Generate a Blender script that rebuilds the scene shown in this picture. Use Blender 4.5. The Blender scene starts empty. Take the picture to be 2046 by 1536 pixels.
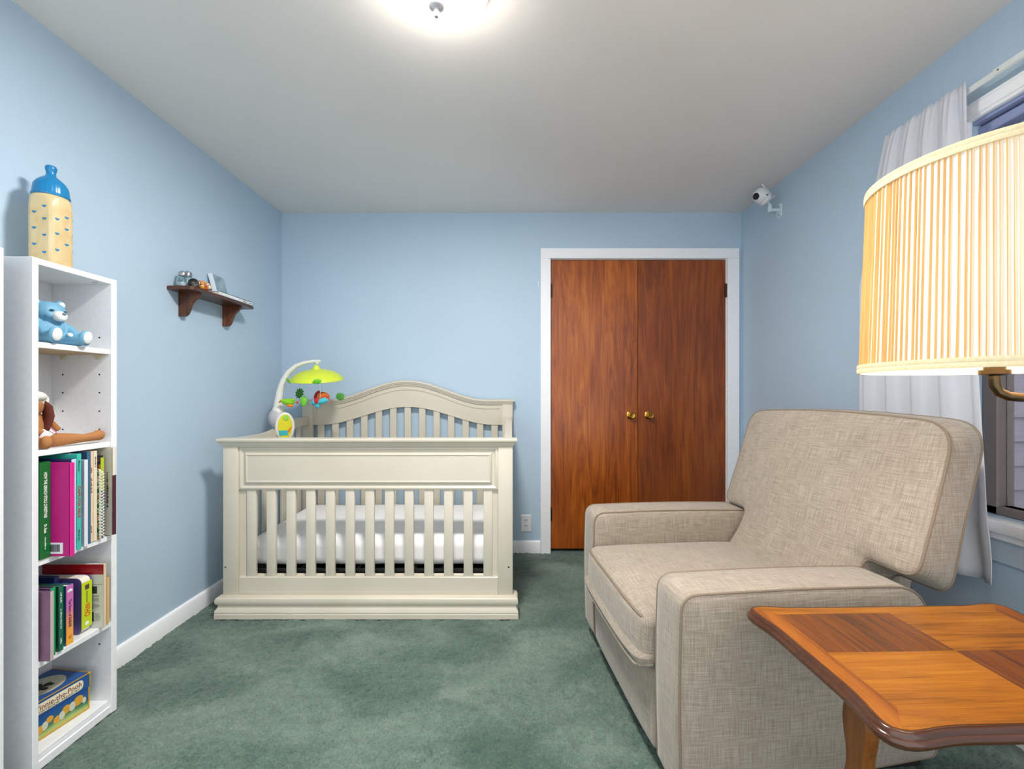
import bpy, bmesh, math, random
import numpy as np
from mathutils import Vector, Matrix, Euler
random.seed(7)
C = bpy.context.scene.collection
PI = math.pi
R = math.radians

# ------------------------------------------------------------------ helpers
def lin(c):
    out = []
    for v in c[:3]:
        v = v / 255.0
        out.append(v / 12.92 if v <= 0.04045 else ((v + 0.055) / 1.055) ** 2.4)
    return tuple(out) + (1.0,)

class NT:
    def __init__(s, name):
        s.m = bpy.data.materials.new(name); s.m.use_nodes = True
        s.t = s.m.node_tree; s.b = s.t.nodes['Principled BSDF']
        s.out = s.t.nodes['Material Output']; s._tc = None
    def n(s, kind): return s.t.nodes.new(kind)
    def l(s, a, b): s.t.links.new(a, b)
    def coord(s, which='Object'):
        if s._tc is None: s._tc = s.n('ShaderNodeTexCoord')
        return s._tc.outputs[which]
    def mapped(s, scale, rot=(0, 0, 0), loc=(0, 0, 0), src=None):
        mp = s.n('ShaderNodeMapping'); s.l(src or s.coord(), mp.inputs['Vector'])
        mp.inputs['Scale'].default_value = scale; mp.inputs['Rotation'].default_value = rot
        mp.inputs['Location'].default_value = loc
        return mp.outputs['Vector']
    def noise(s, scale=(1, 1, 1), detail=3, dist=0.0, rough=0.5, rot=(0, 0, 0), loc=(0, 0, 0), src=None):
        nz = s.n('ShaderNodeTexNoise'); s.l(s.mapped(scale, rot, loc, src), nz.inputs['Vector'])
        nz.inputs['Scale'].default_value = 1.0; nz.inputs['Detail'].default_value = detail
        nz.inputs['Distortion'].default_value = dist; nz.inputs['Roughness'].default_value = rough
        return nz.outputs['Fac']
    def ramp(s, fac, stops):
        r = s.n('ShaderNodeValToRGB'); s.l(fac, r.inputs['Fac'])
        el = r.color_ramp.elements
        while len(el) < len(stops): el.new(0.5)
        for e, (p, c) in zip(el, stops):
            e.position = p; e.color = lin(c)
        return r.outputs['Color']
    def math(s, op, a, b=None):
        m = s.n('ShaderNodeMath'); m.operation = op
        for i, v in enumerate((a, b)):
            if v is None: continue
            if isinstance(v, (int, float)): m.inputs[i].default_value = v
            else: s.l(v, m.inputs[i])
        return m.outputs[0]
    def mix(s, fac, a, b, mode='MIX'):
        m = s.n('ShaderNodeMixRGB'); m.blend_type = mode
        if isinstance(fac, (int, float)): m.inputs[0].default_value = fac
        else: s.l(fac, m.inputs[0])
        for i, v in ((1, a), (2, b)):
            if isinstance(v, tuple): m.inputs[i].default_value = lin(v)
            else: s.l(v, m.inputs[i])
        return m.outputs[0]
    def bump(s, h, strength=0.2, dist=0.002):
        b = s.n('ShaderNodeBump'); s.l(h, b.inputs['Height'])
        b.inputs['Strength'].default_value = strength; b.inputs['Distance'].default_value = dist
        s.l(b.outputs[0], s.b.inputs['Normal'])
    def set(s, color=None, rough=0.5, metal=0.0, spec=None, coat=0.0, coat_rough=0.1):
        if color is not None:
            if isinstance(color, tuple): s.b.inputs['Base Color'].default_value = lin(color)
            else: s.l(color, s.b.inputs['Base Color'])
        if isinstance(rough, (int, float)): s.b.inputs['Roughness'].default_value = rough
        else: s.l(rough, s.b.inputs['Roughness'])
        s.b.inputs['Metallic'].default_value = metal
        if spec is not None: s.b.inputs['Specular IOR Level'].default_value = spec
        s.b.inputs['Coat Weight'].default_value = coat
        s.b.inputs['Coat Roughness'].default_value = coat_rough
        return s.m

_cache = {}; LINEN = None
def plain(c, rough=0.5, metal=0.0, spec=None, var=0.012):
    """a plain material with a slight procedural mottling"""
    key = (c, rough, metal, spec)
    if key in _cache: return _cache[key]
    t = NT('paint_%d_%d_%d' % c)
    nz = t.noise((60, 60, 60), 2)
    lo = tuple(v * (1 - var) for v in c); hi = tuple(min(255, v * (1 + var)) for v in c)
    m = t.set(t.ramp(nz, [(0.3, lo), (0.7, hi)]), rough, metal, spec)
    _cache[key] = m
    return m

def obj(name, bm, mat, parent=None, smooth=True, angle=35, mods=None):
    me = bpy.data.meshes.new(name)
    bmesh.ops.recalc_face_normals(bm, faces=bm.faces[:])
    bm.to_mesh(me); bm.free()
    for m in (mat if isinstance(mat, (list, tuple)) else [mat]): me.materials.append(m)
    if smooth and len(me.polygons):
        pass
        me.polygons.foreach_set('use_smooth', [True] * len(me.polygons))
        try: me.set_sharp_from_angle(angle=R(angle))
        except Exception: pass
    if mat is LINEN:
        uvl = me.uv_layers.new(name='UVMap')
        for p in me.polygons:
            n = [abs(v) for v in p.normal]; ax = n.index(max(n))
            for li in p.loop_indices:
                c = me.vertices[me.loops[li].vertex_index].co
                uvl.data[li].uv = (c.y, c.z) if ax == 0 else ((c.x, c.z) if ax == 1 else (c.x, c.y))
    o = bpy.data.objects.new(name, me); C.objects.link(o)
    if parent is not None: o.parent = parent
    return o

def thing(name, label, cat, loc=(0, 0, 0), rz=0, group=None):
    o = bpy.data.objects.new(name, None); C.objects.link(o)
    o.empty_display_size = 0.05
    o.location = loc; o.rotation_euler = (0, 0, rz)
    o['label'] = label; o['category'] = cat
    if group: o['group'] = group
    return o

def tag(o, label, cat, group=None):
    o['label'] = label; o['category'] = cat
    if group: o['group'] = group
    return o

def struct(name, bm, mat, label=None, cat=None, **k):
    o = obj(name, bm, mat, **k); o['kind'] = 'structure'
    if label: o['label'] = label
    if cat: o['category'] = cat
    return o

def B(): return bmesh.new()

def box(bm, x0, x1, y0, y1, z0, z1, bev=0.0, seg=2, mi=0, M=None):
    vs = [bm.verts.new((x, y, z)) for x in (x0, x1) for y in (y0, y1) for z in (z0, z1)]
    q = [(0, 1, 3, 2), (4, 6, 7, 5), (0, 4, 5, 1), (2, 3, 7, 6), (0, 2, 6, 4), (1, 5, 7, 3)]
    fs = [bm.faces.new([vs[i] for i in f]) for f in q]
    for f in fs: f.material_index = mi
    if bev > 0:
        es = list({e for f in fs for e in f.edges})
        r = bmesh.ops.bevel(bm, geom=es, offset=bev, segments=seg, profile=0.5, affect='EDGES')
        for f in r['faces']: f.material_index = mi
        vs = list({v for v in r['verts']} | {v for v in vs if v.is_valid})
    if M is not None: bmesh.ops.transform(bm, matrix=M, verts=vs)
    return vs

def grid_faces(bm, rows, closed=True, mi=0):
    n = len(rows[0])
    for a, b in zip(rows[:-1], rows[1:]):
        for i in range(n if closed else n - 1):
            j = (i + 1) % n
            try:
                f = bm.faces.new((a[i], a[j], b[j], b[i])); f.material_index = mi
            except ValueError: pass

def fan(bm, ring, pole, mi=0):
    n = len(ring)
    for i in range(n):
        f = bm.faces.new((ring[i], ring[(i + 1) % n], pole)); f.material_index = mi

def lathe(bm, prof, n=32, center=(0, 0, 0), M=None, mi=0, radial=None):
    """prof: list of (r, z); r = 0 closes with a pole"""
    new = []; rows = []; poles = {}
    for k, (r, z) in enumerate(prof):
        if r <= 1e-6:
            v = bm.verts.new((center[0], center[1], center[2] + z)); poles[k] = v; rows.append(None); new.append(v)
        else:
            row = []
            for i in range(n):
                a = 2 * PI * i / n
                rr = r * (radial(a, k) if radial else 1)
                v = bm.verts.new((center[0] + rr * math.cos(a), center[1] + rr * math.sin(a), center[2] + z)); row.append(v)
            rows.append(row); new += row
    for k in range(len(prof) - 1):
        a, b = rows[k], rows[k + 1]
        if a is None and b is None: continue
        if a is None: fan(bm, b, poles[k], mi)
        elif b is None: fan(bm, a, poles[k + 1], mi)
        else: grid_faces(bm, [a, b], True, mi)
    if M is not None: bmesh.ops.transform(bm, matrix=M, verts=new)
    return new

def cyl(bm, p0, p1, r0, r1=None, n=20, mi=0):
    return tube(bm, [p0, p1], [r0, r0 if r1 is None else r1], n, mi=mi)

def tube(bm, pts, rad, n=10, closed=False, mi=0, cap=True, flat=None):
    pts = [Vector(p) for p in pts]
    if isinstance(rad, (int, float)): rad = [rad] * len(pts)
    m = len(pts); rows = []
    T = []
    for i in range(m):
        if closed: t = pts[(i + 1) % m] - pts[(i - 1) % m]
        else: t = pts[min(i + 1, m - 1)] - pts[max(i - 1, 0)]
        T.append(t.normalized() if t.length > 1e-9 else Vector((0, 0, 1)))
    up = Vector((0, 0, 1)) if abs(T[0].z) < 0.9 else Vector((1, 0, 0))
    nrm = (up - T[0] * up.dot(T[0])).normalized()
    for i in range(m):
        nrm = (nrm - T[i] * nrm.dot(T[i]))
        nrm = nrm.normalized() if nrm.length > 1e-6 else Vector((1, 0, 0))
        bn = T[i].cross(nrm)
        row = []
        for k in range(n):
            a = 2 * PI * k / n
            w = nrm * math.cos(a) + bn * math.sin(a) * (flat or 1)
            row.append(bm.verts.new(pts[i] + w * rad[i]))
        rows.append(row)
    if closed: rows.append(rows[0])
    grid_faces(bm, rows, True, mi)
    if not closed and cap:
        for row in (rows[0], rows[-1]):
            try: f = bm.faces.new(row); f.material_index = mi
            except ValueError: pass
    return [v for r in rows for v in r]

def ell(bm, c, r, rot=(0, 0, 0), n=18, m=12, mi=0):
    """ellipsoid"""
    M = Matrix.Translation(c) @ Euler(rot).to_matrix().to_4x4() @ Matrix.Diagonal((r[0], r[1], r[2], 1))
    prof = [(math.sin(PI * k / m) if 0 < k < m else 0, -math.cos(PI * k / m)) for k in range(m + 1)]
    return lathe(bm, prof, n, M=M, mi=mi)

def rbox(bm, half, r, k=6, c=4, deform=None, M=None, mi=0):
    """rounded box with a grid on every face; deform(x,y,z)->(x,y,z)"""
    ax = []
    for h in half:
        inner = h - r
        a = [-inner - r * math.tan(PI / 4 * (c - i) / c) for i in range(c)]
        f = [-inner + 2 * inner * i / k for i in range(k + 1)]
        b = [inner + r * math.tan(PI / 4 * (i + 1) / c) for i in range(c)]
        ax.append(a + f + b)
    vd = {}
    def vert(i, j, l):
        key = (i, j, l)
        if key in vd: return vd[key]
        p = Vector((ax[0][i], ax[1][j], ax[2][l]))
        q = Vector([max(-(h - r), min(h - r, x)) for x, h in zip(p, half)])
        d = p - q
        pos = q + d.normalized() * r if d.length > 1e-9 else p
        if deform: pos = Vector(deform(*pos))
        if M is not None: pos = M @ pos
        vd[key] = bm.verts.new(pos); return vd[key]
    N = [len(a) - 1 for a in ax]
    for side in (0, N[0]):
        for j in range(N[1]):
            for l in range(N[2]):
                bm.faces.new((vert(side, j, l), vert(side, j + 1, l), vert(side, j + 1, l + 1), vert(side, j, l + 1))).material_index = mi
    for side in (0, N[1]):
        for i in range(N[0]):
            for l in range(N[2]):
                bm.faces.new((vert(i, side, l), vert(i + 1, side, l), vert(i + 1, side, l + 1), vert(i, side, l + 1))).material_index = mi
    for side in (0, N[2]):
        for i in range(N[0]):
            for j in range(N[1]):
                bm.faces.new((vert(i, j, side), vert(i + 1, j, side), vert(i + 1, j + 1, side), vert(i, j + 1, side))).material_index = mi

def round_poly(pts, rad, seg=6, step=0.04):
    """rounded, resampled closed polygon in 2D"""
    out = []; n = len(pts)
    if isinstance(rad, (int, float)): rad = [rad] * n
    for i in range(n):
        p = Vector(pts[i]); a = Vector(pts[i - 1]); b = Vector(pts[(i + 1) % n])
        da = (a - p); db = (b - p)
        r = min(rad[i], da.length * 0.49, db.length * 0.49)
        pa = p + da.normalized() * r; pb = p + db.normalized() * r
        for k in range(seg + 1):
            t = k / seg
            out.append((1 - t) ** 2 * pa + 2 * t * (1 - t) * p + t * t * pb)
    res = []
    for i in range(len(out)):
        a, b = out[i], out[(i + 1) % len(out)]
        d = (b - a).length
        m = max(1, int(d / step))
        for k in range(m): res.append(tuple(a + (b - a) * k / m))
    return res

def pillow(bm, outline, center, rings, mapf, mi=0, relax=0):
    """rings: (s, d) from back pole to front pole; s scales the outline about the centre"""
    rows = []; soft = [Vector(p) for p in outline]
    for _ in range(relax): soft = [(soft[i - 1] + soft[i] * 2 + soft[(i + 1) % len(soft)]) / 4 for i in range(len(soft))]
    for s, d in rings:
        if s == 0:
            v = bm.verts.new(mapf(center[0], center[1], d))
            rows.append(v)
        else:
            b = max(0, min(1, (1 - s) * 2.2)) if relax else 0
            rows.append([bm.verts.new(mapf(center[0] + (p * (1 - b) + w.x * b - center[0]) * s, center[1] + (q * (1 - b) + w.y * b - center[1]) * s, d)) for (p, q), w in zip(outline, soft)])
    for a, b in zip(rows[:-1], rows[1:]):
        if not isinstance(a, list): fan(bm, b, a, mi)
        elif not isinstance(b, list): fan(bm, a, b, mi)
        else: grid_faces(bm, [a, b], True, mi)

def prism(bm, outline, mapf, d0, d1, mi=0):
    """extrude a 2D polygon between d0 and d1 through mapf(p,q,d)"""
    a = [bm.verts.new(mapf(p, q, d0)) for p, q in outline]
    b = [bm.verts.new(mapf(p, q, d1)) for p, q in outline]
    fs = [bm.faces.new(a), bm.faces.new(b)]
    for f in fs: f.material_index = mi
    grid_faces(bm, [a, b], True, mi)
    return a + b

def sweep(bm, path, prof, closed_path=False, close_prof=True, mi=0):
    """sweep a profile [(out, z)] along a horizontal 2D path, mitred; out is to the right of travel"""
    P = [Vector(p) for p in path]; n = len(P); rows = []
    for i in range(n):
        if closed_path: d0 = (P[i] - P[i - 1]).normalized(); d1 = (P[(i + 1) % n] - P[i]).normalized()
        else:
            d0 = (P[i] - P[i - 1]).normalized() if i > 0 else None
            d1 = (P[i + 1] - P[i]).normalized() if i < n - 1 else None
            d0 = d0 or d1; d1 = d1 or d0
        n0 = Vector((d0.y, -d0.x)); n1 = Vector((d1.y, -d1.x))
        b = (n0 + n1); b = b / max(0.3, b.dot(n0)) if b.length > 1e-6 else n0
        rows.append([bm.verts.new((P[i].x + b.x * o, P[i].y + b.y * o, z)) for o, z in prof])
    if closed_path: rows.append(rows[0])
    grid_faces(bm, rows, close_prof, mi)
    if not closed_path and close_prof:
        for r in (rows[0], rows[-1]):
            f = bm.faces.new(r); f.material_index = mi

def plate(bm, xs, zlo, zhi, y0, y1, mi=0):
    """plate in the XZ plane between two curves"""
    lo0 = [bm.verts.new((x, y0, zlo(x))) for x in xs]; hi0 = [bm.verts.new((x, y0, zhi(x))) for x in xs]
    lo1 = [bm.verts.new((x, y1, zlo(x))) for x in xs]; hi1 = [bm.verts.new((x, y1, zhi(x))) for x in xs]
    grid_faces(bm, [lo0, hi0, hi1, lo1, lo0], False, mi)
    for k in (0, -1):
        f = bm.faces.new((lo0[k], hi0[k], hi1[k], lo1[k])); f.material_index = mi

def rings_panel(bm, x0, x1, z0, z1, prof, mapf=None):
    """stepped rectangle: prof [(inset, y)]; last ring is filled"""
    mapf = mapf or (lambda x, y, z: (x, y, z))
    rows = []
    for ins, y in prof:
        rows.append([bm.verts.new(mapf(x, y, z)) for x, z in ((x0 + ins, z0 + ins), (x1 - ins, z0 + ins), (x1 - ins, z1 - ins), (x0 + ins, z1 - ins))])
    grid_faces(bm, rows, True); bm.faces.new(rows[-1])

def text(name, body, size, mat, parent, loc, rot, align='CENTER', width=None, depth=0.0004, bold=0.0, shear=0):
    if body == '~':
        # lettering too small to read in the photo: a run of tiny unreadable strokes
        rg = random.Random(int(size * 1e6) + int((width or 0) * 1e5)); bm = bmesh.new(); x = -width / 2
        while x < width / 2:
            w = size * rg.uniform(0.18, 0.5); hh = size * rg.choice((0.34, 0.34, 0.5)); lo = -size * 0.3
            box(bm, x, min(x + w, width / 2), lo, lo + hh * rg.uniform(0.8, 1.3), -depth, depth); x += w + size * (0.14 if rg.random() < 0.85 else 0.5)
        o = obj(name, bm, mat, parent, smooth=False); o.location = loc; o.rotation_euler = rot
        return o
    cu = bpy.data.curves.new('lettering', 'FONT'); cu.body = body; cu.size = size
    cu.align_x = align; cu.align_y = 'CENTER'; cu.extrude = depth; cu.offset = bold; cu.resolution_u = 3; cu.shear = shear
    t = bpy.data.objects.new('lettering_tmp', cu); C.objects.link(t)
    dg = bpy.context.evaluated_depsgraph_get(); dg.update()
    me = bpy.data.meshes.new_from_object(t.evaluated_get(dg))
    bpy.data.objects.remove(t)
    if width:
        xs = [v.co.x for v in me.vertices]
        if xs:
            k = width / max(1e-6, max(xs) - min(xs))
            for v in me.vertices: v.co.x *= k
    me.materials.clear(); me.materials.append(mat); me.name = name
    o = bpy.data.objects.new(name, me); C.objects.link(o); o.parent = parent
    o.location = loc; o.rotation_euler = rot
    return o

def copy_thing(src):
    r = src.copy(); C.objects.link(r)
    for ch in list(src.children):
        c = ch.copy(); C.objects.link(c); c.parent = r
        for g in list(ch.children):
            d = g.copy(); C.objects.link(d); d.parent = c
    return r

def remesh(o, vox):
    m = o.modifiers.new('fuse', 'REMESH'); m.mode = 'VOXEL'; m.voxel_size = vox; m.use_smooth_shade = True
    s = o.modifiers.new('soften', 'SMOOTH'); s.factor = 0.5; s.iterations = 4
    return o

# ------------------------------------------------------------------ materials
def m_wall(name, c):
    t = NT(name)
    n1 = t.noise((1.2, 1.2, 1.2), 3); n2 = t.noise((220, 220, 220), 3)
    col = t.ramp(n1, [(0.3, tuple(v * 0.985 for v in c)), (0.7, tuple(min(255, v * 1.015) for v in c))])
    t.bump(n2, 0.08, 0.001)
    return t.set(col, 0.5, spec=0.3)
WALL = m_wall('blue_wall_paint', (184, 206, 224))
CEIL = m_wall('ceiling_paint', (234, 230, 225))
TRIM = plain((249, 250, 252), 0.35)

def m_carpet():
    t = NT('sage_carpet')
    big = t.noise((2.6, 4.2, 1), 3, 0.6, 0.5)
    mid = t.noise((26, 34, 10), 3, 0.5)
    fine = t.noise((230, 230, 60), 3, 0.4, 0.7)
    tuft = t.noise((120, 120, 30), 3, 0.3, 0.7)
    a = t.math('ADD', t.math('MULTIPLY', big, 0.42), t.math('MULTIPLY', mid, 0.14))
    a = t.math('ADD', a, t.math('ADD', t.math('MULTIPLY', fine, 0.22), t.math('MULTIPLY', tuft, 0.30)))
    col = t.ramp(a, [(0.36, (52, 76, 66)), (0.50, (82, 105, 93)), (0.66, (126, 145, 131))])
    h = t.math('ADD', t.math('MULTIPLY', fine, 0.7), t.math('MULTIPLY', tuft, 0.6))
    h = t.math('ADD', h, t.math('MULTIPLY', mid, 0.5))
    t.bump(h, 0.6, 0.008)
    t.b.inputs['Sheen Weight'].default_value = 0.3
    return t.set(col, 0.95, spec=0.1)
CARPET = m_carpet()

def m_cream():
    t = NT('cream_crib_paint')
    n = t.noise((4, 4, 4), 3)
    col = t.ramp(n, [(0.3, (208, 200, 182)), (0.7, (215, 207, 190))])
    t.bump(t.noise((40, 40, 300), 2), 0.03, 0.001)
    return t.set(col, 0.33, spec=0.5)
CREAM = m_cream()

def m_wood(name, stops, along, sc=1.0, rough=0.3, bumps=0.12, coat=0.3, dist=1.5, pores=True, seedloc=(0, 0, 0), spec=0.5):
    """along: 0,1,2 grain axis in object space"""
    t = NT(name)
    s1 = [14 * sc] * 3; s1[along] = 1.1 * sc
    s2 = [160 * sc] * 3; s2[along] = 5 * sc
    s3 = [3.5 * sc] * 3; s3[along] = 1.2 * sc
    a = t.noise(tuple(s1), 5, dist, 0.6, loc=seedloc); b = t.noise(tuple(s2), 3, 0.4, 0.6, loc=seedloc); c = t.noise(tuple(s3), 2, 0.8, loc=seedloc)
    f = t.math('ADD', t.math('MULTIPLY', a, 0.5), t.math('MULTIPLY', b, 0.25))
    f = t.math('ADD', f, t.math('MULTIPLY', c, 0.25))
    col = t.ramp(f, stops)
    if pores: t.bump(b, bumps, 0.002)
    return t.set(col, rough, coat=coat, coat_rough=0.18, spec=spec)
DOORWOOD_L = m_wood('mahogany_veneer', [(0.32, (92, 38, 3)), (0.44, (140, 64, 7)), (0.54, (170, 86, 14)), (0.68, (196, 114, 30))], 2, 0.75, 0.34, 0.14, 0.2, 3.5)
DOORWOOD_R = m_wood('mahogany_veneer_dark', [(0.32, (88, 36, 3)), (0.46, (126, 56, 7)), (0.57, (150, 74, 13)), (0.70, (172, 96, 26))], 2, 0.75, 0.34, 0.14, 0.2, 3.5, seedloc=(3.1, 1, 4.7))
DARKWOOD = m_wood('walnut_stained_wood', [(0.36, (46, 22, 10)), (0.5, (84, 44, 20)), (0.66, (118, 68, 34))], 1, 2.5, 0.35, 0.1, 0.2)
BRACKETWOOD = m_wood('walnut_bracket_wood', [(0.36, (50, 24, 10)), (0.5, (92, 48, 20)), (0.66, (126, 72, 34))], 2, 2.5, 0.35, 0.1, 0.2)
def oak(name, stops, along, loc=(0, 0, 0), rz=None):
    return m_wood(name, stops, along, 2.2, 0.26, 0.25, 0.12, 0.8, seedloc=loc, spec=0.3)
OAK_X = oak('oak_veneer_lengthways', [(0.36, (104, 56, 6)), (0.48, (150, 86, 10)), (0.58, (170, 102, 14)), (0.7, (190, 122, 26))], 0)
OAK_Y = oak('oak_veneer_crossways', [(0.36, (104, 52, 8)), (0.5, (146, 78, 12)), (0.68, (178, 104, 22))], 1, (2, 5, 0))
OAK_D = oak('oak_veneer_darker', [(0.36, (74, 36, 8)), (0.5, (112, 58, 14)), (0.68, (146, 82, 22))], 1, (7, 1, 0))
OAK_EDGE = m_wood('oak_edge_stain', [(0.36, (66, 32, 10)), (0.5, (78, 39, 12)), (0.68, (90, 47, 15))], 0, 2.0, 0.22, 0.1, 0.5)
OAK_LEG = m_wood('oak_leg', [(0.36, (84, 42, 10)), (0.5, (124, 70, 20)), (0.68, (152, 92, 30))], 2, 2.0, 0.3, 0.15, 0.3)

def m_linen():
    t = NT('oatmeal_linen_weave')
    uv = t.coord('UV')
    a = t.noise((14, 330, 1), 3, 0.0, 0.6, src=uv); b = t.noise((330, 14, 1), 3, 0.0, 0.6, loc=(3, 7, 0), src=uv)
    d = t.noise((420, 420, 1), 2, src=uv); e = t.noise((5, 5, 1), 2, src=uv)
    f = t.math('ADD', t.math('MULTIPLY', t.math('ADD', a, b), 0.37), t.math('MULTIPLY', d, 0.18))
    f = t.math('ADD', f, t.math('MULTIPLY', e, 0.08))
    col = t.ramp(f, [(0.38, (136, 124, 110)), (0.5, (164, 151, 135)), (0.62, (188, 176, 161))])
    t.bump(f, 0.35, 0.002)
    t.b.inputs['Sheen Weight'].default_value = 0.25
    return t.set(col, 0.9, spec=0.15)
LINEN = m_linen()
PIPING = plain((142, 126, 109), 0.9, spec=0.1)

def m_sheet():
    t = NT('white_cotton_sheet')
    n = t.noise((9, 9, 9), 3, 0.5)
    t.bump(n, 0.12, 0.02)
    return t.set(t.ramp(n, [(0.3, (246, 244, 243)), (0.7, (251, 250, 250))]), 0.85, spec=0.2)
SHEET = m_sheet()

def m_curtain():
    t = NT('white_curtain_cloth')
    w = t.noise((900, 900, 40), 2); w2 = t.noise((40, 40, 900), 2)
    t.bump(t.math('ADD', w, w2), 0.15, 0.001)
    m = t.set((232, 234, 240), 0.85, spec=0.2)
    tr = t.n('ShaderNodeBsdfTranslucent'); tr.inputs['Color'].default_value = lin((228, 232, 240))
    mx = t.n('ShaderNodeMixShader'); mx.inputs[0].default_value = 0.25
    t.l(t.b.outputs[0], mx.inputs[1]); t.l(tr.outputs[0], mx.inputs[2]); t.l(mx.outputs[0], t.out.inputs['Surface'])
    return m
CURTAIN = m_curtain()

def m_emit(name, c, s):
    t = NT(name)
    t.b.inputs['Emission Color'].default_value = lin(c); t.b.inputs['Emission Strength'].default_value = s
    n = t.noise((20, 20, 20), 2)
    return t.set(t.ramp(n, [(0, c), (1, c)]), 0.3)

def m_glass(name, c=(240, 250, 250), rough=0.02, ior=1.45):
    t = NT(name); t.b.inputs['Transmission Weight'].default_value = 1.0; t.b.inputs['IOR'].default_value = ior
    return t.set(c, rough)

def m_pane():
    t = NT('window_glass')
    tr = t.n('ShaderNodeBsdfTransparent'); gl = t.n('ShaderNodeBsdfGlossy'); gl.inputs['Roughness'].default_value = 0.02
    fr = t.n('ShaderNodeFresnel'); fr.inputs['IOR'].default_value = 1.45
    mx = t.n('ShaderNodeMixShader'); t.l(fr.outputs[0], mx.inputs[0]); t.l(tr.outputs[0], mx.inputs[1]); t.l(gl.outputs[0], mx.inputs[2])
    t.l(mx.outputs[0], t.out.inputs['Surface'])
    return t.m
PANE = m_pane()
BRASS = plain((196, 150, 62), 0.18, 1.0)
BRONZE = plain((92, 76, 54), 0.28, 1.0)
DARKMETAL = plain((70, 52, 40), 0.4, 0.8)
STEEL = plain((176, 176, 178), 0.28, 1.0)
WHITE = plain((236, 238, 240), 0.4)
MELAMINE = plain((240, 241, 243), 0.32)
RAWEDGE = plain((196, 166, 130), 0.7)
BLACK = plain((14, 14, 15), 0.45)
PAPER = plain((232, 226, 210), 0.8)
WHITEINK = plain((238, 240, 232), 0.6)
DARKINK = plain((40, 36, 40), 0.6)

# ------------------------------------------------------------------ room shell
XL, XR, YB, ZC, YF = -1.600, 1.607, 3.05, 2.368, -0.55
WY0, WY1, WZ0, WZ1 = 0.42, 1.52, 0.70, 2.05     # window opening in the right wall
DX0, DX1, DZ = 0.268, 1.511, 2.052               # closet opening

def carpet_mesh():
    x0, x1, y0, y1, st = XL - 0.02, XR + 0.02, YF, YB + 0.11, 0.0055
    nx, ny = int((x1 - x0) / st), int((y1 - y0) / st)
    rg = np.random.default_rng(5)
    X, Y = np.meshgrid(np.linspace(x0, x1, nx), np.linspace(y0, y1, ny))
    def blur(a, n):
        for _ in range(n): a = (a + np.roll(a, 1, 0) + np.roll(a, -1, 0) + np.roll(a, 1, 1) + np.roll(a, -1, 1)) / 5
        return a
    z = rg.normal(size=X.shape) * 0.0017 + blur(rg.normal(size=X.shape), 2) * 0.0050 + blur(rg.normal(size=X.shape), 14) * 0.012
    z = np.clip(z - 0.0025, -0.012, 0.0006)
    X = X + rg.normal(size=X.shape) * 0.0011; Y = Y + rg.normal(size=X.shape) * 0.0011
    V = np.stack([X, Y, z], -1).reshape(-1, 3)
    k = np.arange((ny - 1) * nx).reshape(ny - 1, nx)[:, :-1].ravel()
    F = np.stack([k, k + 1, k + nx + 1, k + nx], -1)
    me = bpy.data.meshes.new('floor')
    me.vertices.add(len(V)); me.vertices.foreach_set('co', V.ravel())
    me.loops.add(F.size); me.loops.foreach_set('vertex_index', F.ravel())
    me.polygons.add(len(F)); me.polygons.foreach_set('loop_start', np.arange(0, F.size, 4)); me.polygons.foreach_set('loop_total', np.full(len(F), 4))
    me.polygons.foreach_set('use_smooth', np.ones(len(F), bool))
    me.update(calc_edges=True); me.materials.append(CARPET)
    o = bpy.data.objects.new('floor', me); C.objects.link(o)
    o['kind'] = 'structure'; o['label'] = 'sage green plush carpet covering the whole floor'; o['category'] = 'carpet'
carpet_mesh()
bm = B(); box(bm, XL - 0.1, XR + 0.1, YF, YB + 0.1, ZC, ZC + 0.1)
struct('ceiling', bm, CEIL, 'flat pale grey painted ceiling', 'ceiling', smooth=False)
bm = B(); box(bm, XL - 0.1, XL, YF, YB + 0.1, -0.1, ZC)
struct('wall_left', bm, WALL, 'light blue wall behind the bookcase and crib end', 'wall', smooth=False)
bm = B()
box(bm, XL, DX0, YB, YB + 0.1, -0.1, ZC); box(bm, DX1, XR, YB, YB + 0.1, -0.1, ZC); box(bm, DX0, DX1, YB, YB + 0.1, DZ, ZC)
struct('wall_back', bm, WALL, 'light blue wall behind the crib with the closet doors', 'wall', smooth=False)
bm = B()
box(bm, XR, XR + 0.12, YF, WY0, -0.1, ZC); box(bm, XR, XR + 0.12, WY1, YB + 0.1, -0.1, ZC)
box(bm, XR, XR + 0.12, WY0, WY1, -0.1, WZ0); box(bm, XR, XR + 0.12, WY0, WY1, WZ1, ZC)
struct('wall_right', bm, WALL, 'light blue wall with the curtained window and camera', 'wall', smooth=False)

base_prof = [(0, -0.01), (0.014, -0.01), (0.014, 0.07), (0.010, 0.078), (0.004, 0.082), (0, 0.082)]
bm = B(); sweep(bm, [(XL, YB), (XL, YF)][::-1], base_prof)
struct('baseboard_left', bm, TRIM, 'white baseboard along the left wall', 'baseboard')
bm = B(); sweep(bm, [(XL + 0.015, YB), (0.204, YB)], base_prof)
struct('baseboard_back', bm, TRIM, 'white baseboard along the back wall beside the crib', 'baseboard')
bm = B(); sweep(bm, [(XR, YB), (XR, YF)], base_prof)
struct('baseboard_right', bm, TRIM, 'white baseboard along the right wall behind the armchair', 'baseboard')

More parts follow.
